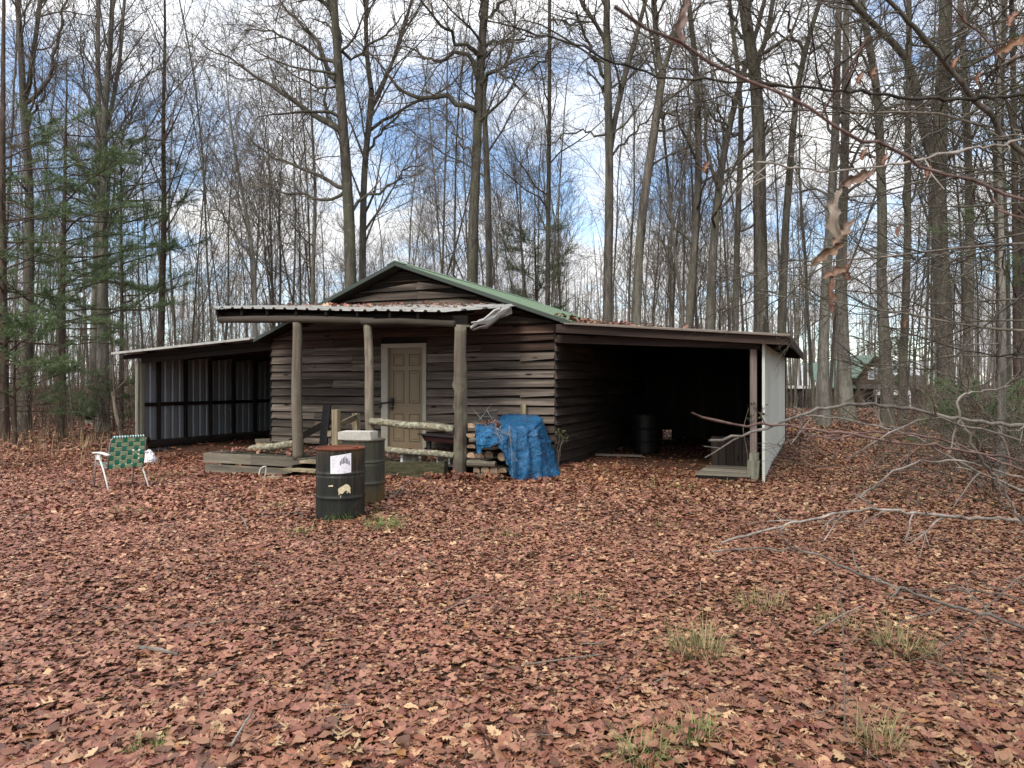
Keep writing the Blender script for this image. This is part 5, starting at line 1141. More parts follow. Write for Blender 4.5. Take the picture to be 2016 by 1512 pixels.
def pine(label, px, wpxs, Y, seed, z0, z1, nb, bl, per=13, ln=.13, side=None, sub=7):
    rs = np.random.RandomState(seed); W_ = [np.array(PX(x, y, Y)) for x, y in px]; base = np.array([W_[0][0], Y, float(gz(W_[0][0], Y)) - .08])
    root = empty('pine_tree', tuple(base), 0, label, 'tree', 'pines and evergreens'); P, _ = resample(np.array([base] + W_) - base, 16)
    R = np.linspace(wpxs[0] * Y / F / 2, wpxs[1] * Y / F / 2, 16); R[0] *= 1.3; T = Tubes(); T.add(P, R, 10); H = P[-1][2]
    tp, td = [], []
    for k in range(nb):
        z = z0 + (z1 - z0) * (k + rs.rand()) / nb; f = min(.99, z / H); p, d = at(P, f); az = rs.uniform(0, 2 * np.pi)
        if side is not None and rs.rand() < .6: az = side + rs.normal() * .6
        L = bl * rs.uniform(.5, 1.2) * (1.15 - .5 * (z - z0) / (z1 - z0)); dr = np.array([math.cos(az), math.sin(az), rs.uniform(-.05, .35)])
        B = grow_path(rs, p, dr, L, 7, .10, .015); T.add(B, np.linspace(max(.012, L * .012), .005, 8), 5)
        for j in range(int(sub * (.5 + L / 2))):
            g = rs.uniform(.35, 1); q, d2 = at(B, g); sd = unit(d2 * .8 + np.cross(d2, [0, 0, 1]) * rs.choice([-1, 1]) * rs.uniform(.3, .9) + np.array([0, 0, rs.uniform(-.1, .3)])); sl = rs.uniform(.3, .8) * (1.2 - .4 * g)
            Sb = grow_path(rs, q, sd, sl, 3, .12, .05); T.add(Sb, np.linspace(.006, .003, 4), 3)
            for h in (.35, .6, .85, 1.0): a, b = at(Sb, h * .999); tp.append(a); td.append(b)
    link_mesh('trunk', T.mesh('trunk', M['bark_pine'], rough=.05), root)
    V, f, C = needle_tufts(rs, tp, td, int(per * 1.7), ln * 1.35, .0085, GREENS); link_mesh('needles', np_mesh('needles', V, f, M['needle'], C), root)
pine('slender straight pine left of the lean-to, green tufts on its side branches', [(122, 870), (122, 600), (126, 420), (130, 250), (132, 110)], (17, 1.5), 22.5, 41, 3.2, 9.6, 34, 2.7, side=0.2)
pine('pine at the left edge with heavy green boughs', [(8, 880), (6, 600), (4, 400), (6, 150), (8, -60)], (20, 5), 21, 42, 2.4, 8.8, 40, 3.1, side=0.2)
pine('pine deeper in the wood, its boughs hanging above the lean-to roof', [(238, 860), (240, 600), (238, 380), (240, 225)], (11, 1), 26, 43, 3.4, 10.2, 38, 3.1)
pine('low young pine with yellowing boughs at the far left', [(30, 880), (28, 760), (30, 610)], (8, 1), 19.5, 44, .9, 3.6, 26, 1.4)
pine('soft green evergreen showing behind the cabin roof', [(1056, 760), (1056, 600), (1052, 415)], (12, 1), 30, 45, 1.5, 8.0, 50, 1.9, per=11, ln=.12, sub=9)
pine('tall evergreen at the right edge behind the branches', [(2005, 860), (2000, 500), (1995, 150), (1990, -60)], (16, 8), 22, 46, 4.0, 14, 40, 2.6)
pine('small evergreen bush growing low in the thicket at the right edge', [(1925, 900), (1922, 830), (1920, 780)], (6, 2), 14, 47, .15, 1.35, 30, .8, per=13, ln=.10)
pine('small evergreen standing beside the distant house', [(1800, 800), (1800, 700), (1798, 640)], (7, 2), 40, 48, .6, 4.0, 30, 1.5, per=10, ln=.15)
pine('dark little evergreen left of the crooked dead stem', [(225, 860), (224, 800), (224, 760)], (6, 2), 24, 49, .3, 2.0, 24, 1.0)

# the wood behind: slim bare trees, each one a thing, made from a few kinds
kinds = []
for k in range(9):
    rs = np.random.RandomState(200 + k); H = rs.uniform(11, 17); st = STY[('slim', 'fan', 'tall')[k % 3]]; r0 = rs.uniform(.035, .085)
    P = grow_path(rs, np.zeros(3), np.array([rs.normal() * .04, rs.normal() * .04, 1.]), H, 14, .025, .03); R = np.linspace(r0, .018, 15); T, C = Tubes(), Tubes(); T.add(P, R, 8)
    if k % 4 == 1:
        p, d = at(P, .3); Q = grow_path(rs, p, d + np.array([.35, .1, 0]), H * .6, 10, .04, .05); T.add(Q, np.linspace(r0 * .7, .015, 11), 7); branches(rs, C, Q, np.linspace(r0 * .7, .015, 11), 6, st, .0055)
    for i in range(15):
        f = .28 + .70 * (i + rs.rand()) / 15; p, d = at(P, f); a = rs.uniform(*st['ang']); limb(rs, T, C, p, d * math.cos(a) + perp(rs, d) * math.sin(a), rs.uniform(*st['ln']) * (1.15 - .5 * f), max(.012, .4 * np.interp(f * 14, range(15), R)), st, .0052, 1.0)
    kinds.append((T.mesh('trunk', M['bark'], rough=.05), C.mesh('crown', M['twig'])))
rs = np.random.RandomState(77); placed = []
LM = [(-60, 'left edge'), (50, 'edge fork tree'), (124, 'straight pine'), (204, 'twig-sprayed tree'), (316, 'reddish trunk'), (496, 'fan-limbed tree'), (616, 'porch-end tree'), (690, 'knotty tree'), (717, 'slender fanning trunk'), (930, 'dark gable trunk'),
      (962, 'flecked gable trunk'), (1078, 'drooping-twig trunk'), (1197, 'split grey trunk'), (1258, 'leaning forked trunk'), (1366, 'narrow-crowned trunk'), (1406, 'right-leaning trunk'), (1450, 'slim straight trunk'), (1497, 'big dark trunk'), (1545, 'smooth leaning trunk'),
      (1632, 'pale-flecked trunk'), (1660, 'stout mottled trunk'), (1740, 'flared-foot trunk'), (1784, 'slim upright trunk'), (1845, 'mossy hooked trunk'), (1915, 'thicket trunk'), (1955, 'dark thicket trunk'), (2080, 'right edge')]
roots = []
tries = 0
while len(placed) < 150 and tries < 9000:
    tries += 1; Y = 24 + 34 * rs.rand() ** 1.1; k = rs.uniform(-.75, .75)
    if .45 < k < .53 and Y < 58: 
        if rs.rand() < .7: continue
    X = k * Y
    t, s_ = WL(X, Y)
    if -12.5 < t < 5.0 and s_ < 9.2: continue
    if any((X - a) ** 2 + (Y - b) ** 2 < 1.1 ** 2 for a, b in placed): continue
    placed.append((X, Y)); T_, C_ = kinds[rs.randint(len(kinds))]; sc = rs.uniform(.75, 1.2)
    r = empty('bare_tree', (X, Y, float(gz(X, Y)) - .05), rs.uniform(0, 6.28), None, 'tree', 'slim bare trees of the wood'); r.scale = (sc * rs.uniform(.8, 1.25),) * 2 + (sc,); r.rotation_euler[0] = rs.normal() * .03; r.rotation_euler[1] = rs.normal() * .03
    roots.append((CX + F * k, r))
    link_mesh('trunk', T_, r); link_mesh('crown', C_, r)

gaps = {}
for xp, r in roots: gaps.setdefault(max(i for i in range(len(LM)) if LM[i][0] <= xp or i == 0), []).append((xp, r))
ORD = ['leftmost', 'second from left', 'third from left', 'fourth from left', 'fifth from left', 'sixth from left', 'seventh from left', 'eighth from left', 'ninth from left', 'tenth from left', 'eleventh from left', 'twelfth from left', 'thirteenth from left', 'fourteenth from left', 'fifteenth from left', 'sixteenth from left', 'seventeenth from left', 'eighteenth from left', 'nineteenth from left', 'twentieth from left']
for i, L in gaps.items():
    L.sort(key=lambda q: q[0]); i2 = min(i + 1, len(LM) - 1)
    for q, (xp, r) in enumerate(L):
        wd_ = '' if len(L) == 1 else (ORD[q] if q < len(L) - 1 or q == 0 else 'rightmost') + ' of the '
        r['label'] = (wd_ + 'slim bare trees' if wd_ else 'only slim bare tree') + ' between %s and %s' % (LM[i][1], LM[i2][1])

# far wood, read as one mass
rs = np.random.RandomState(9); T = Tubes()
for i in range(950):
    Y = 56 + 50 * rs.rand() ** .8; k = rs.uniform(-.82, .82); X = k * Y
    if .45 < k < .56 and Y < 72: continue
    H = rs.uniform(9, 16); z = float(gz(X, Y)); r = rs.uniform(.05, .13); ln = rs.normal(0, .5, 2)
    P = np.array([(X, Y, z), (X + ln[0] * .4, Y, z + H * .4), (X + ln[0], Y + ln[1], z + H)]); T.add(P, [r, r * .7, .02], 4)
    for j in range(9):
        f = rs.uniform(.25, 1); p = P[0] + (P[2] - P[0]) * f; d = np.array([rs.normal() * .6, rs.normal() * .6, rs.uniform(.5, 1.3)]); L = rs.uniform(1.0, 3.2); q = p + d * L
        T.add(np.array([p, p + d * L * .5 + rs.normal(size=3) * .1, q]), [.022, .016, .010], 3)
        for m in range(2): e = p + d * L * rs.uniform(.3, .9); T.add(np.array([e, e + (d + rs.normal(size=3) * .7) * L * .35]), [.013, .008], 3)
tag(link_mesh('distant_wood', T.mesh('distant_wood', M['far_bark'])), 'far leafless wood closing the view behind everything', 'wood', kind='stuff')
# undergrowth: thin brown stems at the foot of the wood
T = Tubes()
def brushstem(X, Y, H, r, nb):
    z = float(gz(X, Y)); ln = rs.normal(0, .22, 2) * H; P = np.array([(X, Y, z - .03), (X + ln[0] * .35, Y + ln[1] * .35, z + H * .5), (X + ln[0], Y + ln[1], z + H)]); T.add(P, [r, r * .8, r * .4], 4)
    for j in range(nb):
        f = rs.uniform(.2, .95); p, d = at(P, f); e = p + unit(d * .7 + rs.normal(size=3) * .8) * H * rs.uniform(.15, .4); T.add(np.array([p, (p + e) / 2 + rs.normal(size=3) * .03, e]), [r * .6, r * .5, r * .3], 3)
for i in range(4300):
    Y = 21.5 + 30 * rs.rand() ** 1.4; k = rs.uniform(-.78, .78); X = k * Y; t, s_ = WL(X, Y)
    if -13 < t < 5.5 and s_ < 9.5: continue
    if k > .38 and k < .62 and (Y < 34 or rs.rand() < .6): continue
    left = k < -.3
    if not left and rs.rand() < .35: continue
    brushstem(X, Y, rs.uniform(.5, 4.2) if left else rs.uniform(.4, 2.2), rs.uniform(.006, .015), 5)
tag(link_mesh('undergrowth', T.mesh('undergrowth', M['brush'])), 'brown tangled brush at the foot of the wood', 'undergrowth', kind='stuff')

# the distant house between the trunks
HY = 58.0
def hw(x, y, dy=0.0): return PX(x, y, HY + dy)
hz = float(gz(hw(1720, 800).x, HY)); ho = empty('house', tuple(hw(1716, 800))[:2] + (hz,), 0, 'distant brown boarded house with green roof and white window seen between the trunks', 'house')
off = Vector(ho.location)
def hbox(name, x0, y0, x1, y1, d0, d1, mat, par=None):
    a, b = hw(x0, y1) - off, hw(x1, y0) - off; mb = MB(); mb.box(a.x, b.x, d0, d1, a.z, b.z); return mb.build(name, M[mat], par or ho)
a, b, top = hw(1690, 816) - off, hw(1752, 740) - off, hw(1719, 700) - off
mb = MB(); mb.add([(a.x, 0, 0), (b.x, 0, 0), (b.x, 0, b.z), (top.x, 0, top.z), (a.x, 0, b.z), (a.x, 7, 0), (b.x, 7, 0), (b.x, 7, b.z), (top.x, 7, top.z), (a.x, 7, b.z)], [(0, 1, 2, 3, 4), (9, 8, 7, 6, 5), (0, 4, 9, 5), (1, 6, 7, 2)])
hwall = mb.build('wall', M['house_wall'], ho)
for k in range(9):
    zz = hw(0, 700 + 6 + k * 8).z - off.z; hh = top.z - zz; hf = min(1.0, hh / (top.z - b.z)); x0 = top.x - (top.x - a.x) * hf; x1 = top.x + (b.x - top.x) * hf
    mb = MB(); mb.box(x0 + .05, x1 - .05, -.03, -.001, zz - .28, zz - .02); mb.build('siding_board', M['house_wall'], hwall)
for (ex, nm) in ((a.x - .35, 'roof'), (b.x + .35, 'roof')):
    ez = b.z - .18; mb = MB(); mb.hexa([(top.x, -.35, top.z), (ex, -.35, ez), (top.x, 7.3, top.z), (ex, 7.3, ez), (top.x, -.35, top.z + .14), (ex, -.35, ez + .14), (top.x, 7.3, top.z + .14), (ex, 7.3, ez + .14)]); mb.build(nm, M['house_roof'], ho)
hbox('side_wing', 1625, 762, 1689.5, 816, .8, 6, 'house_wall')
a2, b2 = hw(1618, 764) - off, hw(1690, 712) - off; mb = MB(); mb.hexa([(a2.x, .3, a2.z), (b2.x, .3, a2.z), (a2.x + .8, 6, b2.z), (b2.x, 6, b2.z), (a2.x, .3, a2.z + .12), (b2.x, .3, a2.z + .12), (a2.x + .8, 6, b2.z + .12), (b2.x, 6, b2.z + .12)]); mb.build('roof', M['house_roof'], ho)
wf = hbox('window', 1708, 722, 1727, 746, -.10, -.035, 'house_white')
for (x0, x1) in ((1709.8, 1716.6), (1718.2, 1725.2)):
    for (y0, y1) in ((724, 733), (735, 744)): hbox('pane', x0, y0, x1, y1, -.115, -.101, 'glass', wf)
pr = hbox('porch_roof', 1692, 756, 1800, 764, -2.4, -.04, 'shingle')
hbox('porch_beam', 1694, 766, 1762, 776, -2.3, -2.15, 'house_white'); hbox('porch_opening_shade', 1700, 777, 1745, 812, -.08, -.04, 'black_and_shade')  # black slab paints the shade under the house porch
for x in (1695, 1720, 1748, 1760): hbox('porch_post', x, 777, x + 2.5, 814, -2.28, -2.16, 'house_white')
lt = hbox('lattice', 1786, 788, 1812, 812, -1.2, -1.14, 'shingle')
for k in range(6): hbox('slat', 1786, 789 + k * 4, 1812, 790.6 + k * 4, -1.26, -1.205, 'trim_grey', lt)
hbox('addition_wall', 1762, 765, 1812, 812, -1.1, 3, 'house_wall'); hbox('addition_roof', 1752, 738, 1816, 764, -.6, 3.2, 'shingle')
for k, (x0, y0, x1, y1, mt, lb, ct, nm) in enumerate(((1556, 764, 1586, 800, 'black_and_shade', 'dark open outbuilding far behind the carport corner', 'shed', 'outbuilding'),)):
    p = hw(x0, 806); o = empty(nm, (p.x, HY, float(gz(p.x, HY))), 0, lb, ct); q = Vector(o.location)
    a, b = hw(x0, y1) - q, hw(x1, y0) - q; mb = MB(); mb.box(a.x, b.x, 0, 4, -.1, b.z); mb.build('wall', M[mt], o)
    mb = MB(); mb.box(a.x - .3, b.x + .3, -.4, 4.3, b.z + .002, b.z + .22); mb.build('roof', M['house_white'], o)

# ------------------------------------------------------------------ fallen leaves
LEAFCOL = np.array([(.215, .088, .055), (.265, .122, .078), (.310, .158, .102), (.380, .228, .140), (.460, .315, .190), (.170, .058, .042), (.150, .070, .048), (.235, .098, .072), (.285, .130, .098), (.105, .050, .035), (.30, .150, .062), (.33, .165, .112)])
LEAFP = np.array([.15, .17, .14, .09, .045, .08, .07, .14, .10, .04, .02, .04]); LEAFP = LEAFP / LEAFP.sum(); LEAFCOL = LEAFCOL * np.array([.90, .87, .755])
def oak_leaf(seed, detail):
    """lobed leaf, length 1 along y, curled; returns verts, faces (tris)"""
    rs = np.random.RandomState(seed)
    if detail == 2:
        half = [(.015, 0.0), (.04, .18), (.20, .20), (.29, .33), (.06, .35), (.08, .47), (.38, .54), (.40, .65), (.07, .60), (.07, .72), (.28, .84), (.06, .86), (.02, 1.0)]
        if seed % 3 == 1: half = [(.02, 0), (.10, .12), (.26, .20), (.17, .30), (.33, .42), (.20, .50), (.34, .66), (.19, .70), (.22, .84), (.10, .88), (.02, 1.0)]
        if seed % 3 == 2: half = [(.02, 0), (.16, .18), (.27, .36), (.30, .52), (.26, .70), (.16, .86), (.02, 1.0)]
    elif detail == 1: half = [(.02, 0), (.27, .30), (.07, .45), (.36, .66), (.02, 1.0)]
    else: half = [(.03, 0), (.30, .45), (.02, 1.0)]
    if detail == 0:
        w, fo, cl = rs.uniform(.22, .34), rs.uniform(-.05, .16), rs.uniform(-.1, .2)
        return np.array([(0, -.5, 0), (w, rs.uniform(-.1, .15), fo), (rs.uniform(-.05, .05), .5, cl), (-w, rs.uniform(-.1, .15), fo * rs.uniform(.4, 1.3))]), np.array([(0, 1, 2), (0, 2, 3)])
    V = []; n = len(half)
    for x, y in half: V.append((0, y, 0))
    for sg in (-1, 1):
        for x, y in half: V.append((sg * x * rs.uniform(.85, 1.15), y + rs.uniform(-.02, .02) * (detail > 0), 0))
    V = np.array(V); fs = []
    for sg, o in ((0, n), (1, 2 * n)):
        for i in range(n - 1):
            a, b, c, d = i, i + 1, o + i + 1, o + i
            if i == 0: t = [(a, b, c)]
            elif i == n - 2: t = [(a, b, d)]
            else: t = [(a, b, c), (a, c, d)]
            fs += t if sg else [q[::-1] for q in t]
    cu, cl, tw = rs.uniform(-.4, 1.1), rs.uniform(-.35, .5), rs.uniform(-.6, .6)
    x, y = V[:, 0].copy(), V[:, 1] - .5
    V[:, 2] = cu * x ** 2 * 1.6 + cl * y ** 2 + tw * x * y * 1.2 + .05 * np.sin(9 * y + rs.rand() * 6) * np.abs(x) * 3; V[:, 1] = y
    V[:, 2] -= V[:, 2].min() * .6
    return V, np.array(fs)
def leaf_field(N, pos, size, detail, rs, tilt=.30, nvar=9, lift=.03, colors=None):
    Vs, Fs, Cs, base = [], [], [], 0; var = rs.randint(0, nvar, N)
    for k in range(nvar):
        I = np.where(var == k)[0]
        if not len(I): continue
        V, f = oak_leaf(k + 100 * detail, detail); n = len(I)
        az = rs.uniform(0, 2 * np.pi, n); ti = np.abs(rs.normal(0, tilt, n)); ta = rs.uniform(0, 2 * np.pi, n); fl = rs.choice([-1, 1], n, p=[.35, .65])
        s = size[I] * rs.uniform(.7, 1.25, n)
        P = V[None] * s[:, None, None]; P[:, :, 2] *= fl[:, None]
        c, q = np.cos(az)[:, None], np.sin(az)[:, None]; x = P[..., 0] * c - P[..., 1] * q; y = P[..., 0] * q + P[..., 1] * c; z = P[..., 2]
        kx, ky = np.cos(ta)[:, None], np.sin(ta)[:, None]; ct, st_ = np.cos(ti)[:, None], np.sin(ti)[:, None]   # rotate about horizontal axis
        dot = kx * x + ky * y; cx_ = ky * z; cy_ = -kx * z; cz_ = kx * y - ky * x
        X = x * ct + cx_ * st_ + kx * dot * (1 - ct); Y_ = y * ct + cy_ * st_ + ky * dot * (1 - ct); Z = z * ct + cz_ * st_
        dz = rs.uniform(0, lift, n) - Z.min(axis=1) * .35
        W_ = np.stack([X + pos[I, 0][:, None], Y_ + pos[I, 1][:, None], Z + (pos[I, 2] + dz)[:, None]], -1)
        col = LEAFCOL[rs.choice(len(LEAFCOL), n, p=LEAFP)] * rs.uniform(.78, 1.22, (n, 1))
        px_, py_ = pos[I, 0], pos[I, 1]; pat = .5 + .22 * np.sin(.9 * px_ + .5 * py_ + 1.0) * np.sin(.7 * py_ - .35 * px_) + .18 * np.sin(2.3 * px_ - 1.9 * py_ + 2) * np.sin(1.7 * px_ + 2.6 * py_) + .14 * np.sin(4.1 * px_ + 3.3 * py_)
        mixp = np.clip(.5 - px_ / 12, 0, 1)[:, None]; col = col * (.80 + .42 * pat)[:, None] * (mixp * np.array([1.10, 1.0, 1.06]) + (1 - mixp) * np.array([.95, .98, .92]))
        Vs.append(W_.reshape(-1, 3)); Fs.append((f[None] + (np.arange(n) * len(V))[:, None, None]).reshape(-1, 3) + base); base += n * len(V)
        Cs.append(np.repeat(np.concatenate([col, np.ones((n, 1))], 1), len(V), 0))
    return np.concatenate(Vs), np.concatenate(Fs), np.concatenate(Cs)
def blocked(X, Y):
    """where something stands on the ground and no leaves lie"""
    t, s_ = (X - RX) * UX + (Y - RY) * UY, (X - RX) * DX + (Y - RY) * DY
    b = (t > -6.74) & (t < -1.0) & (s_ > -2.0) & (s_ < 0.1)
    b |= (t > -6.78) & (t < 0) & (s_ > -.02) & (s_ < 7.4)
    for (x, y) in ((-2.08, 8.93), (-2.03, 10.05)): b |= (X - x) ** 2 + (Y - y) ** 2 < .30 ** 2
    b |= (t > -.75) & (t < .22) & (s_ > -1.9) & (s_ < 0)
    b |= (t > 2.66) & (t < 3.6) & (s_ > -.2) & (s_ < 1.2)
    deep = ((t > 0) & (t < 3.8) & (s_ > .9)) | ((t > -11) & (t < -6.8) & (s_ > .3))
    return b, deep & (s_ < 7.6)
def scatter(N, y0, y1, kmax, rs, power=1.0):
    Y = np.sqrt(rs.uniform(y0 ** 2, y1 ** 2, N)) if power == 1 else y0 + (y1 - y0) * rs.rand(N) ** power
    X = rs.uniform(-kmax, kmax, N) * Y; b, deep = blocked(X, Y); keep = ~b & (~deep | (rs.rand(N) < .10))
    X, Y = X[keep], Y[keep]; return np.stack([X, Y, gz(X, Y)], 1)
rs = np.random.RandomState(21)
Vs, Fs, Cs, nb_ = [], [], [], 0
def put(V, f, C):
    global nb_
    Vs.append(V); Fs.append(f + nb_); Cs.append(C); nb_ += len(V)
# the nearest 300 leaves are pieces of their own
near = scatter(420, 2.7, 3.65, .80, rs); near = near[np.argsort(near[:, 1])][:300]
variants = []
for k in range(14):
    V, f = oak_leaf(k, 2); col = LEAFCOL[rs.choice(len(LEAFCOL), p=LEAFP)] * rs.uniform(.85, 1.15); me = np_mesh('leaf', V, f, M['leaf'], np.tile(np.array([*col, 1.0]), (len(V), 1)), smooth=True); variants.append(me)
for p in near:
    o = bpy.data.objects.new('leaf', variants[rs.randint(14)]); COL.objects.link(o); o.parent = ground; s = rs.uniform(.045, .105)
    o.location = (p[0], p[1], p[2] + rs.uniform(.030, .055)); o.rotation_euler = (rs.normal() * .20, rs.normal() * .20, rs.uniform(0, 6.28)); o.scale = (s, s, s * rs.choice([-1, 1], p=[.3, .7]))
def sizes(n, lo, hi): return lo + (hi - lo) * rs.beta(2.0, 2.6, n)
p = scatter(9400, 2.4, 3.75, .80, rs); put(*leaf_field(len(p), p, sizes(len(p), .034, .108), 2, rs, .19, lift=.026))
p = scatter(68000, 3.7, 8.7, .77, rs); put(*leaf_field(len(p), p, sizes(len(p), .032, .092), 1, rs, .25, lift=.026))
p = scatter(195000, 8.6, 18.5, .76, rs); put(*leaf_field(len(p), p, sizes(len(p), .040, .112), 0, rs, .36, lift=.035))
p = scatter(62000, 18, 34, .80, rs); put(*leaf_field(len(p), p, sizes(len(p), .08, .18), 0, rs, .45, lift=.06))
p = scatter(32000, 33, 58, .80, rs); put(*leaf_field(len(p), p, sizes(len(p), .14, .28), 0, rs, .45, lift=.08))
p = scatter(110000, .8, 20, 1.35, rs); p = p[(np.abs(p[:, 0]) > .74 * p[:, 1]) | (p[:, 1] < 2.5)][:42000]; put(*leaf_field(len(p), p, sizes(len(p), .06, .15), 0, rs, .30, lift=.03))
# drifts against the porch, the stack and the posts
def drift(t0, t1, s0, s1, n, h):
    a = np.stack([rs.uniform(t0, t1, n), rs.uniform(s0, s1, n)], 1); P = np.array([LW(*q) for q in a]); P[:, 2] = gz(P[:, 0], P[:, 1]) + rs.rand(n) ** 1.6 * h; return P
for args in ((-1.5, -.2, -2.5, -2.05, 380, .10), (-6.6, -4.3, -2.6, -2.15, 260, .015), (-.4, .7, -2.2, -1.6, 240, .06), (0.05, 3.4, -.4, .5, 500, .03), (-3.1, -1.3, -2.95, -2.55, 200, .04), (3.3, 3.9, -.4, -.1, 60, .05)):
    p = drift(*args); put(*leaf_field(len(p), p, rs.uniform(.08, .15, len(p)), 1, rs, .6, lift=.03))
me = np_mesh('leaf_litter', np.concatenate(Vs), np.concatenate(Fs), M['leaf'], np.concatenate(Cs), smooth=True)
o = link_mesh('leaf_litter', me, ground); o['kind'] = 'stuff'; o['label'] = 'thick carpet of dead brown oak leaves over the forest floor'
def roof_leaves(label, pts, sz=(.08, .14), det=1, tilt=.5):
    P = np.array(pts); V, f, C = leaf_field(len(P), P, rs.uniform(*sz, len(P)), det, rs, tilt, lift=.04)
    tag(link_mesh('leaf_drift', np_mesh('leaf_drift', V, f, M['leaf'], C, smooth=True)), label, 'leaves', kind='stuff')
pts = []
for _ in range(900):
    t = CT0 - .25 + abs(rs.normal()) * .95; y = rs.uniform(-.3, 6)
    if t < 4.0: z = max(cz(t), roof_z(t) if t < ER else 0) + .02 + max(0, .07 - .05 * abs(t - .5)) * rs.rand(); pts.append(LW(t, y, z))
roof_leaves('drift of brown leaves lying along the joint of green roof and carport roof', pts)
pts = []
for _ in range(210):
    f, g = rs.beta(2.2, 1.4), rs.uniform(.35, .99); q = pr_pt(f * .92, g); pts.append(LW(q.x, q.y, q.z + .012))
roof_leaves('scattered dead leaves lying on the white porch roof', pts)
pts = [LW(rs.uniform(-6.6, -1.2), min(-.15, -1.9 + abs(rs.normal()) * 1.0), .235 + rs.rand() * .05) for _ in range(700)] + [LW(rs.uniform(-4.2, -3.2), rs.uniform(-2.95, -2.75), -.06) for _ in range(25)] + [LW(rs.uniform(-2.6, -1.2), rs.uniform(-1.95, -1.6), .24 + rs.rand() * .10) for _ in range(110)]
roof_leaves('dead leaves blown over the porch deck and steps', pts, (.07, .13), 1, .6)
pts = [wpx(rs.uniform(948, 985), 838 + rs.uniform(-4, 7), -1.98) + Vector((0, 0, .02)) for _ in range(60)]
roof_leaves('little heap of brown leaves caught in a fold of the blue tarp', pts, (.05, .09), 1, .7)

# ------------------------------------------------------------------ grass
def blades(cx_, cy_, n, rad, h, cols, rs, lean=.5, w=.006):
    V, C, F_ = [], [], []
    r = rad * np.sqrt(rs.rand(n)); a = rs.uniform(0, 6.28, n); X = cx_ + r * np.cos(a); Y = cy_ + r * np.sin(a); Z = gz(X, Y)
    L = h * rs.uniform(.45, 1.2, n); az = a + rs.normal(0, .8, n); ln = np.abs(rs.normal(lean, .35, n))
    d = np.stack([np.cos(az) * np.sin(ln * .6), np.sin(az) * np.sin(ln * .6), np.cos(ln * .6)], 1); d2 = np.stack([np.cos(az) * np.sin(ln * 1.7), np.sin(az) * np.sin(ln * 1.7), np.cos(ln * 1.7)], 1)
    b = np.stack([X, Y, Z], 1); m = b + d * (L * .5)[:, None]; t = m + d2 * (L * .5)[:, None]; s = np.stack([-np.sin(az), np.cos(az), 0 * az], 1) * w / 2
    V = np.stack([b - s, b + s, m + s * .8, m - s * .8, t], 1).reshape(-1, 3); k = np.arange(n)[:, None] * 5
    f = np.concatenate([k + [[0, 1, 2]], k + [[0, 2, 3]], k + [[3, 2, 4]]]); c = np.asarray(cols)[rs.randint(0, len(cols), n)] * rs.uniform(.7, 1.25, (n, 1))
    return V, f, np.repeat(np.concatenate([c, np.ones((n, 1))], 1), 5, 0)
GREEN = [(.10, .19, .04), (.14, .22, .06), (.08, .15, .035), (.22, .25, .09)]; STRAW = [(.24, .20, .09), (.30, .24, .12), (.15, .16, .055), (.20, .18, .075)]; BUFF = [(.36, .25, .13), (.44, .31, .17), (.30, .20, .11)]
def gxy(x, y):
    Y = EYE * F / (y - CY); 
    for _ in range(3): X = (x - CX) / F * Y; Y = (EYE - float(gz(X, Y))) * F / (y - CY)
    return (x - CX) / F * Y, Y
for x, y, n, rad, h, cols, lb in ((672, 1024, 150, .13, .26, GREEN, 'bright green grass tuft at the foot of the black drum'), (758, 1040, 130, .22, .24, GREEN, 'green grass tuft to the right of the two drums'), (592, 1052, 45, .14, .14, GREEN, 'small green tuft left of and below the black drum'),
        (254, 1012, 90, .25, .13, GREEN + STRAW, 'pale green patch of grass in front of the lawn chair'), (322, 938, 130, .40, .16, GREEN + STRAW, 'grassy patch between lawn chair and porch deck'), (540, 1000, 90, .30, .14, GREEN + STRAW, 'thin grass on the leaves left of the black drum'),
        (1372, 1290, 150, .16, .30, STRAW, 'straw coloured grass tuft in the middle of the right foreground'), (1150, 1195, 60, .22, .16, STRAW, 'low straw tuft right of the centre of the leaf carpet'), (1494, 1200, 80, .18, .20, STRAW, 'straw tuft near the lower grey branch'), (1775, 1285, 110, .16, .30, STRAW, 'straw tuft beneath the lowest grey branch'),
        (1725, 1470, 70, .09, .25, STRAW, 'small pale tuft at the lower right corner'), (1372, 1460, 60, .09, .22, GREEN + STRAW, 'thin yellow green tuft near the bottom edge'), (1262, 1505, 70, .10, .22, GREEN + STRAW, 'grass tuft cut off by the bottom edge'), (1650, 1240, 60, .14, .18, STRAW, 'dry tuft left of the thin dark sapling stem'),
        (1340, 960, 70, .35, .12, GREEN, 'thin green grass before the carport mouth'), (295, 1480, 45, .07, .12, GREEN + STRAW, 'tiny green tuft near the lower left corner'), (1000, 1060, 40, .3, .12, GREEN + STRAW, 'sparse grass below the blue tarp')):
    X, Y = gxy(x, y); V, f, C = blades(X, Y, int(n * 1.35), rad * 1.0, h * .95, cols, rs, .85, .0042)
    o = link_mesh('grass_tuft', np_mesh('grass_tuft', V - np.array([X, Y, float(gz(X, Y))]), f, M['blade'], C)); o.location = (X, Y, float(gz(X, Y))); tag(o, lb, 'grass tuft', 'grass tufts among the leaves')
Vs, Fs, Cs, nb_ = [], [], [], 0
for i in range(150):      # dry stalks at the wood's edge on the left
    Y = rs.uniform(15.5, 24); X = rs.uniform(-.78, -.47) * Y
    if rs.rand() < .25: X = rs.uniform(.44, .75) * Y; Y = max(Y, 18)
    b, dp = blocked(np.array([X]), np.array([Y]))
    if b[0] or dp[0]: continue
    put(*blades(X, Y, rs.randint(4, 12), .25, rs.uniform(.25, .75), BUFF, rs, .30, .008))
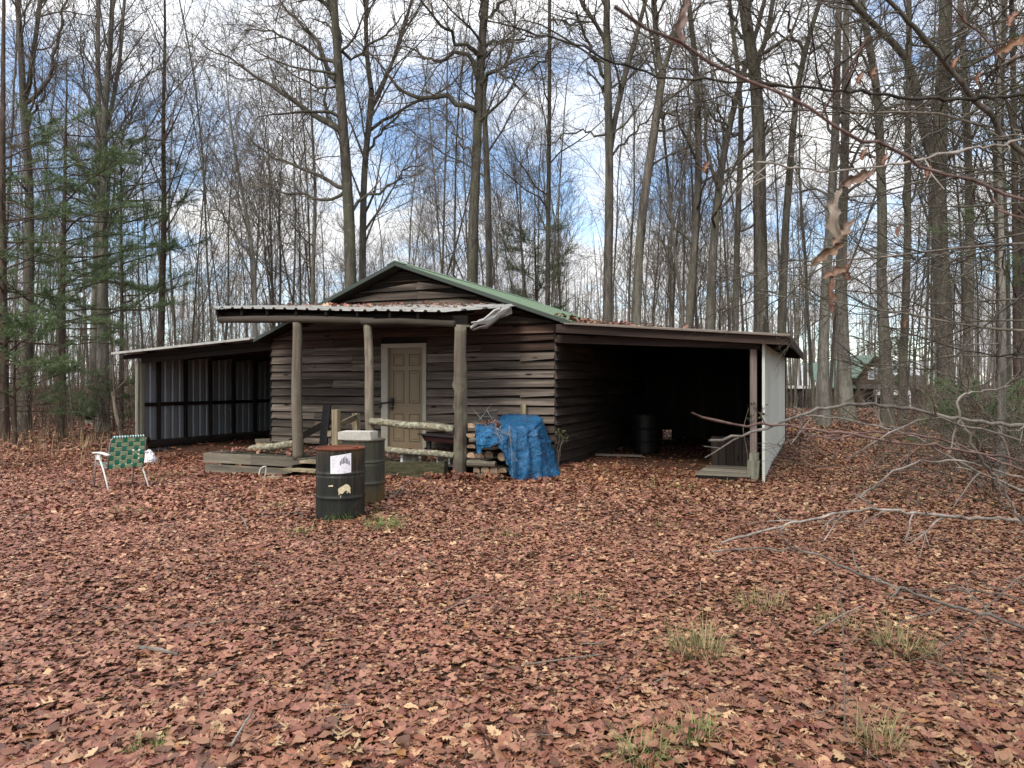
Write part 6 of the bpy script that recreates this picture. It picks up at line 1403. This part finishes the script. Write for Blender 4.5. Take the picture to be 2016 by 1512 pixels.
for i in range(120):
    Y = rs.uniform(8, 17); X = rs.uniform(-.7, .7) * Y; b, dp = blocked(np.array([X]), np.array([Y]))
    if b[0] or dp[0]: continue
    put(*blades(X, Y, rs.randint(3, 9), .3, rs.uniform(.10, .22), STRAW + GREEN, rs, .7, .006))
tag(link_mesh('dry_grass', np_mesh('dry_grass', np.concatenate(Vs), np.concatenate(Fs), M['blade'], np.concatenate(Cs))), 'dry buff grass stalks along the edge of the wood', 'grass', kind='stuff')
# small broken twigs strewn through the litter
T = Tubes()
for i in range(420):
    p = scatter(1, 3.0, 20, .76, rs)
    if not len(p): continue
    p = p[0]; a = rs.uniform(0, 6.28); L = rs.uniform(.10, .45); d = np.array([math.cos(a), math.sin(a), rs.uniform(-.08, .12)]); r = rs.uniform(.002, .006); q = p + np.array([0, 0, rs.uniform(.03, .06)])
    T.add(np.array([q, q + d * L * .5 + rs.normal(size=3) * .015, q + d * L]), [r, r * .8, r * .5], 4)
tag(link_mesh('twig_litter', T.mesh('twig_litter', M['twig'])), 'small broken twigs strewn through the leaf litter', 'twigs', kind='stuff')
# loose twigs on the leaves
for x0, y0, x1, y1, lb in ((455, 1490, 500, 1425, 'pale dry stalk lying on the leaves at the bottom left'), (1600, 1262, 1700, 1210, 'pale bark-stripped stick lying under the grey branches'), (470, 1020, 488, 1055, 'short straw stalk left of the black drum'), (772, 985, 812, 950, 'thin pale twig on the leaves right of the drums')):
    a, b = Vector((*gxy(x0, y0), 0)), Vector((*gxy(x1, y1), 0)); a.z = gz(a.x, a.y) + .05; b.z = gz(b.x, b.y) + .07; mb = MB(); mb.tube([a, a.lerp(b, .5) + Vector((.01, 0, .02)), b], [.006, .006, .004], 5); simple('stalk', mb, M['twig_pale'], lb, 'stalk')

# ------------------------------------------------------------------ near branches reaching in from the right
def branch_tree(name, label, trunk, branches_, seed, mat, trunk_r=.05, tmat='bark_grey'):
    """a young tree standing just outside the frame; each long branch is a part, points (x, y, distance)"""
    rs = np.random.RandomState(seed); base = Vector((trunk[0], trunk[1], float(gz(trunk[0], trunk[1])) - .05)); root = empty(name, base, 0, label, 'tree')
    H = trunk[2]; T = Tubes(); P = np.array([(0, 0, 0), (.02, .02, H * .3), (.0, -.02, H * .65), (.05, .02, H)]); T.add(resample(P, 10)[0], np.linspace(trunk_r, trunk_r * .45, 10), 10); link_mesh('trunk', T.mesh('trunk', M[tmat]), root)
    for (pl, r0, r1, mt, tws) in branches_:
        W_ = [np.array(PX(x, y, d)) - np.array(base) for x, y, d in pl]
        tz = W_[0][2] - .35; tz = min(max(tz, .2), H * .95)
        src = np.array([0.0, 0.0, tz]); pts, _ = resample([src] + W_, 8 + 5 * len(pl)); n = len(pts)
        pts[1:-1] += rs.normal(0, .004, (n - 2, 3)); R = np.linspace(r0, r1, n) * rs.uniform(.9, 1.12, n); T = Tubes(); T.add(pts, R * .72 * (1 + .22 * (rs.rand(n) > .86)), 8)
        for q in range(tws + 3):
            f = rs.uniform(.3, .98); p, d = at(pts, f); L = rs.uniform(.10, .45) * np.linalg.norm(W_[-1] - W_[0]) * .36; a = rs.uniform(.5, 1.0)
            B = grow_path(rs, p, d * math.cos(a) + perp(rs, d) * math.sin(a), L, 4, .16, .0); rb = min(np.interp(f * (n - 1), range(n), R) * .5, .008); T.add(B, np.linspace(rb, .0018, 5), 5)
            for m in range(rs.randint(1, 4)):
                g = rs.uniform(.3, .95); p2, d2 = at(B, g); e = p2 + unit(d2 + perp(rs, d2) * rs.uniform(.5, 1.2)) * L * rs.uniform(.2, .5); T.add(np.array([p2, (p2 + e) / 2, e]), [rb * .5, rb * .4, .0015], 4)
        link_mesh('branch', T.mesh('branch', M[mt], rough=.10, seed=seed), root)
    return root
low = branch_tree('young_tree', 'young tree at the right edge reaching long pale bare branches over the leaves', (3.25, 3.6, 3.0), [
    ([(2030, 838, 3.2), (1950, 832, 3.15), (1880, 824, 3.1), (1800, 806, 3.0), (1740, 797, 2.9), (1660, 797, 2.75), (1600, 806, 2.65), (1560, 822, 2.55), (1530, 833, 2.5), (1490, 848, 2.45), (1455, 861, 2.4), (1396, 866, 2.35)], .015, .0055, 'twig_pale', 3),
    ([(1530, 833, 2.5), (1515, 829, 2.48), (1487, 829, 2.45), (1470, 835, 2.42), (1445, 837, 2.4), (1425, 829, 2.4), (1390, 822, 2.35), (1361, 811, 2.3)], .008, .0045, 'twig_red', 1),
    ([(2030, 1028, 3.3), (1985, 1023, 3.3), (1900, 1018, 3.2), (1830, 1010, 3.1), (1770, 1005, 3.05), (1700, 1001, 3.0), (1640, 1014, 2.95), (1560, 1030, 2.9), (1480, 1050, 2.8), (1420, 1068, 2.7)], .014, .005, 'twig_pale', 5),
    ([(2012, 1028, 3.25), (1975, 962, 3.2), (1945, 915, 3.15), (1920, 888, 3.1), (1902, 850, 3.1), (1893, 826, 3.1), (1883, 792, 3.1), (1890, 776, 3.1), (1915, 772, 3.15), (1953, 769, 3.2), (1990, 758, 3.2)], .014, .005, 'twig_pale', 3),
    ([(2030, 930, 3.6), (1960, 905, 3.6), (1900, 880, 3.5), (1860, 865, 3.45), (1800, 855, 3.4), (1720, 848, 3.3), (1640, 862, 3.2), (1590, 858, 3.1)], .010, .004, 'twig_red', 4),
    ([(2030, 970, 3.9), (1960, 945, 3.9), (1880, 905, 3.8), (1810, 862, 3.7), (1740, 842, 3.6), (1660, 824, 3.5), (1580, 818, 3.4)], .011, .004, 'twig_pale', 5),
    ([(1826, 817, 3.02), (1790, 835, 3.0), (1760, 846, 2.95), (1720, 870, 2.9), (1690, 890, 2.85), (1660, 905, 2.8)], .009, .004, 'twig_pale', 2),
    ([(1900, 905, 3.4), (1840, 908, 3.35), (1800, 908, 3.3), (1745, 935, 3.2), (1705, 968, 3.1), (1690, 985, 3.05), (1725, 1000, 3.02)], .008, .005, 'twig_pale', 3),
    ([(2030, 1245, 2.9), (1960, 1215, 2.9), (1900, 1198, 2.85), (1835, 1180, 2.8), (1760, 1155, 2.75), (1690, 1130, 2.7), (1640, 1103, 2.65), (1590, 1083, 2.6), (1530, 1078, 2.55), (1450, 1078, 2.5), (1400, 1086, 2.45)], .013, .004, 'twig_pale', 6),
    ([(2030, 1190, 3.4), (1960, 1165, 3.4), (1880, 1162, 3.3), (1800, 1160, 3.25), (1740, 1168, 3.2)], .009, .004, 'twig', 6),
    ([(2030, 1120, 3.2), (1975, 1160, 3.2), (1930, 1210, 3.2), (1870, 1270, 3.15), (1790, 1300, 3.1)], .008, .003, 'twig', 6)], 61, 'twig_pale')
upb = branch_tree('overhanging_tree', 'tree outside the right edge whose bare limbs cross the upper right of the view', (2.9, 2.9, 4.6), [
    ([(2040, 184, 2.6), (1960, 188, 2.55), (1880, 196, 2.5), (1790, 190, 2.45), (1700, 180, 2.4), (1620, 178, 2.35), (1520, 168, 2.3), (1420, 157, 2.3), (1320, 155, 2.3), (1270, 146, 2.3), (1210, 120, 2.25), (1150, 95, 2.2), (1080, 70, 2.15), (1020, 60, 2.1), (960, 40, 2.1)], .012, .0035, 'bark_dark', 6),  # dark bark on these upper limbs paints their backlit look
    ([(2040, 408, 1.25), (1960, 375, 1.2), (1860, 333, 1.15), (1770, 308, 1.1), (1700, 275, 1.06), (1640, 240, 1.02), (1570, 212, 1.0), (1500, 175, .98), (1440, 145, .96), (1370, 100, .94), (1290, 55, .92), (1210, 12, .9)], .0065, .0028, 'twig_red', 2),
    ([(2040, 318, 3.4), (1990, 285, 3.4), (1945, 220, 3.35), (1880, 150, 3.3), (1840, 95, 3.25), (1790, 45, 3.2), (1735, -20, 3.15)], .021, .013, 'bark', 7),
    ([(2040, 268, 3.0), (1950, 288, 2.95), (1870, 298, 2.9), (1800, 315, 2.85), (1720, 330, 2.8), (1640, 338, 2.75), (1560, 332, 2.7), (1490, 318, 2.65)], .010, .004, 'twig_pale', 7),
    ([(2040, 150, 3.8), (1980, 180, 3.75), (1920, 215, 3.7), (1860, 250, 3.6), (1800, 280, 3.55), (1740, 345, 3.5)], .011, .004, 'bark_dark', 8),
    ([(2040, 350, 4.2), (1960, 335, 4.1), (1880, 350, 4.0), (1800, 372, 3.9), (1700, 388, 3.8), (1600, 385, 3.7)], .011, .003, 'bark_dark', 9),
    ([(2040, 60, 4.5), (1980, 130, 4.4), (1930, 60, 4.3), (1895, 40, 4.2), (1850, -20, 4.1)], .012, .005, 'twig_red', 7),
    ([(2040, 560, 4.6), (1960, 620, 4.5), (1900, 680, 4.5), (1850, 730, 4.4), (1760, 720, 4.3)], .013, .004, 'bark_dark', 8),
    ([(2040, 690, 4.2), (1960, 700, 4.1), (1880, 685, 4.0), (1800, 660, 3.9), (1740, 640, 3.8)], .011, .004, 'bark_dark', 9),
    ([(2040, 470, 5.0), (1950, 520, 4.9), (1850, 560, 4.8), (1750, 580, 4.7), (1660, 570, 4.6)], .013, .004, 'bark_dark', 10)], 62, 'twig', trunk_r=.075, tmat='bark')
# dead curled leaves still hanging on the near branches
def hanging_leaf(px_, w, mat_col, par, seed, label=None):
    """shrivelled leaf along points (x, y, distance): lobed ragged outline, rolled edges, crumpled blade"""
    rs = np.random.RandomState(seed); P = [np.array(PX(*q)) for q in px_]; nr_ = 15; P, _ = resample(P, nr_); n = 9; V = []
    ax = unit(P[-1] - P[0]); sd = unit(np.cross(ax, unit(np.array([rs.normal() * .5, 1, rs.normal() * .5])))); nr = np.cross(ax, sd); roll = rs.uniform(.7, 1.5); tw = rs.uniform(-.8, .8)
    for i, p in enumerate(P):
        f = i / (nr_ - 1); lob = 1 + .38 * math.sin(f * 19 + seed); el = math.sin(math.pi * min(1, f * .9 + .05)) ** .6
        wl, wr = w * el * lob * rs.uniform(.65, 1.1), w * el * (2 - lob) * rs.uniform(.65, 1.1)
        c, q = math.cos(tw * (f - .5)), math.sin(tw * (f - .5)); s1 = sd * c + nr * q; n1 = nr * c - sd * q
        for k in range(n):
            g = (k / (n - 1) - .5) * 2; an = g * roll * (.7 + .6 * f); ww = wl if g < 0 else wr
            V.append(p + s1 * math.sin(an) * ww * .8 + n1 * (1 - math.cos(an)) * ww * .7 + rs.normal(size=3) * w * .055)
    V = np.array(V) - np.array(par.location); i = np.arange(nr_ - 1)[:, None] * n + np.arange(n - 1)[None]; q = np.stack([i, i + 1, i + n + 1, i + n], -1).reshape(-1, 4)
    C = np.tile(np.array([*mat_col, 1.]), (len(V), 1)); vein = np.ones((nr_, n)); vein[:, n // 2] = 1.35; vein[::3, :] *= .80; C[:, :3] *= vein.reshape(-1, 1) * rs.uniform(.70, 1.2, (len(V), 1))
    o = link_mesh('hanging_leaf', np_mesh('hanging_leaf', V, q, M['leaf'], C, smooth=True), par)
    st_ = Tubes(); a = np.array(PX(*px_[0])) - np.array(par.location); st_.add(np.array([a + np.array([.004, .004, .028]), a + np.array([0, 0, .012]), a]), [.0012, .0011, .0010], 4); link_mesh('stalk', st_.mesh('stalk', M['twig_red']), o)
    if label: o['label'] = label
D = 1.3
for k, (pl, w, c, lb) in enumerate((
    ([(1662, 366, D), (1645, 385, D), (1640, 430, D), (1648, 478, D)], .021, (.24, .185, .135), 'large pale grey-tan shrivelled leaf'), ([(1722, 336, D), (1698, 346, D), (1672, 356, D), (1652, 366, D)], .013, (.21, .13, .085), None),
    ([(1682, 430, D), (1668, 446, D), (1650, 470, D), (1640, 480, D)], .015, (.20, .125, .08), None), ([(1660, 478, D), (1640, 490, D), (1616, 502, D), (1598, 522, D)], .011, (.22, .125, .07), None),
    ([(1674, 520, D), (1655, 530, D), (1632, 540, D), (1620, 546, D)], .012, (.20, .11, .065), None), ([(1640, 540, D), (1634, 565, D), (1636, 590, D), (1634, 614, D)], .010, (.17, .085, .05), None), ([(1664, 525, D), (1668, 540, D), (1672, 550, D)], .008, (.16, .08, .045), None),
    ([(1356, -6, .95), (1346, 25, .95), (1336, 55, .95), (1342, 92, .95)], .011, (.15, .085, .06), None), ([(1310, 70, .96), (1330, 82, .96), (1350, 92, .96)], .006, (.13, .06, .045), None),
    ([(2030, 68, 2.2), (2000, 82, 2.2), (1978, 94, 2.2), (1962, 104, 2.2)], .020, (.24, .12, .06), None), ([(2006, 22, 2.2), (1992, 32, 2.2), (1986, 50, 2.2)], .018, (.20, .085, .05), None))):
    hanging_leaf(pl, w, c, upb, k + 1, lb)
for k, (x, y) in enumerate(((1693, 150), (1718, 140), (1740, 310), (1826, 335), (1880, 120), (1924, 150), (1390, 325), (1700, 300), (1768, 450), (1782, 630))):
    hanging_leaf([(x + 6, y - 9, 2.75), (x, y, 2.75), (x - 3, y + 9, 2.75), (x - 1, y + 15, 2.75)], .014, (.20, .09, .045), upb, 20 + k)
# fine sprays of bare twigs reaching in at the upper right
def spray_tree(label, X, Y, H, n, seed, z0, lmax, mat):
    rs = np.random.RandomState(seed); base = np.array([X, Y, float(gz(X, Y)) - .05]); root = empty('twiggy_tree', tuple(base), 0, label, 'tree', 'twiggy young trees at the right edge'); T, C = Tubes(), Tubes(); st = dict(nb=9, nt=6, bl=.62, tl=.42, tw=.15, up=.01, wob=.09)
    P = np.array([(0, 0, 0), (.05, .03, H * .35), (-.04, 0, H * .7), (.03, .05, H)]); P, _ = resample(P, 14); R = np.linspace(.075, .015, 14); T.add(P, R, 10)
    for i in range(n):
        z = z0 + (H * .97 - z0) * (i + rs.rand()) / n; p, d = at(P, z / H); az = math.pi + rs.normal() * .75; q = np.array([math.cos(az), math.sin(az), rs.uniform(-.05, .40)]); L = lmax * rs.uniform(.55, 1.1) * (1.1 - .4 * z / H)
        B = grow_path(rs, p, q, L, 9, .09, -.004); RR = np.linspace(.016, .0035, 10); T.add(B, RR, 6); branches(rs, C, B, RR, 4.6, st, .0024, 1.15, f0=.2)
    link_mesh('trunk', T.mesh('trunk', M[mat]), root); link_mesh('crown', C.mesh('crown', M['bark_dark']), root)
spray_tree('twiggy young tree hidden outside the right edge, its spray filling the upper right', 4.75, 6.0, 6.2, 15, 501, 2.0, 3.3, 'bark')
spray_tree('second twiggy young tree farther back at the right edge', 6.6, 9.0, 7.8, 17, 502, 2.0, 3.9, 'bark')
spray_tree('twiggy young tree behind the thicket, spreading low level twigs', 8.3, 12.5, 8.6, 17, 503, 1.6, 3.8, 'bark_grey')
# thicket of arching twigs at the right
def shrub(label, x, y0, Y, n, H, seed, spread=.7, lean=-.25):
    rs = np.random.RandomState(seed); X = (x - CX) / F * Y; base = np.array([X, Y, float(gz(X, Y)) - .03]); root = empty('shrub', tuple(base), 0, label, 'shrub', 'bare shrubs of the thicket'); T = Tubes(); st = dict(nb=7, nt=5, bl=.55, tl=.40, tw=.20, up=.0)
    for k in range(int(n * .55)):
        az = rs.uniform(0, 6.28); d = np.array([math.cos(az) * spread + lean, math.sin(az) * spread, rs.uniform(.6, 1.2)]); p = np.array([rs.normal() * .12, rs.normal() * .12, 0]); L = H * rs.uniform(.6, 1.15)
        P = grow_path(rs, p, d, L, 8, .12, -.035); R = np.linspace(.012, .004, 9) * (Y / 10) ** .3; T.add(P, R, 5); branches(rs, T, P, R, 4, st, .0026, 1.1, f0=.15)
    link_mesh('stems', T.mesh('stem', M['twig'] if seed % 2 else M['brush']), root).name = 'stem'
for k, (x, Y, n, H, lb) in enumerate(((2060, 8.5, 12, 3.4, 'tall twiggy shrub at the right edge, nearest of the thicket'), (1960, 11, 13, 3.2, 'dense bare shrub in the thicket left of the right-edge shrub'), (1880, 14, 12, 2.9, 'grey twiggy shrub at the left end of the thicket'), (2030, 13, 14, 3.6, 'high tangled shrub behind the right-edge shrub'),
                                    (1930, 17, 12, 3.2, 'brown shrub at the back of the thicket'), (2100, 10.5, 12, 4.2, 'shrub reaching in over the right edge'), (1990, 18, 12, 3.6, 'tangled shrub deep in the thicket by the edge'), (1830, 19, 8, 2.0, 'low shrub between the mossy trunk and the thicket'))):
    shrub(lb, x, 900, Y, n, H, 300 + k)
# thin upright sapling stems in front
for k, (x, yb, yt, lb) in enumerate(((1663, 1470, 1110, 'single thin dark sapling stem standing in the right foreground'), (1895, 1340, 1210, 'short thin dark stem under the lowest branch'), (1948, 1350, 1230, 'thin forked stem at the lower right'))):
    X, Y = gxy(x, yb); z0 = float(gz(X, Y)); z1 = EYE - (yt - CY) / F * Y; T = Tubes(); P = np.array([(0, 0, -.02), (.004, .01, (z1 - z0) * .4), (-.012, .0, (z1 - z0) * .75), (-.03, .02, z1 - z0)]); T.add(P, [.0045, .004, .003, .0015], 6)
    rs2 = np.random.RandomState(k); 
    for q in range(4): p, d = at(P, rs2.uniform(.4, .95)); e = p + unit(d + perp(rs2, d) * .8) * .10; T.add(np.array([p, e]), [.002, .001], 4)
    o = link_mesh('sapling', T.mesh('sapling', M['twig'])); o.location = (X, Y, z0); tag(o, lb, 'sapling')
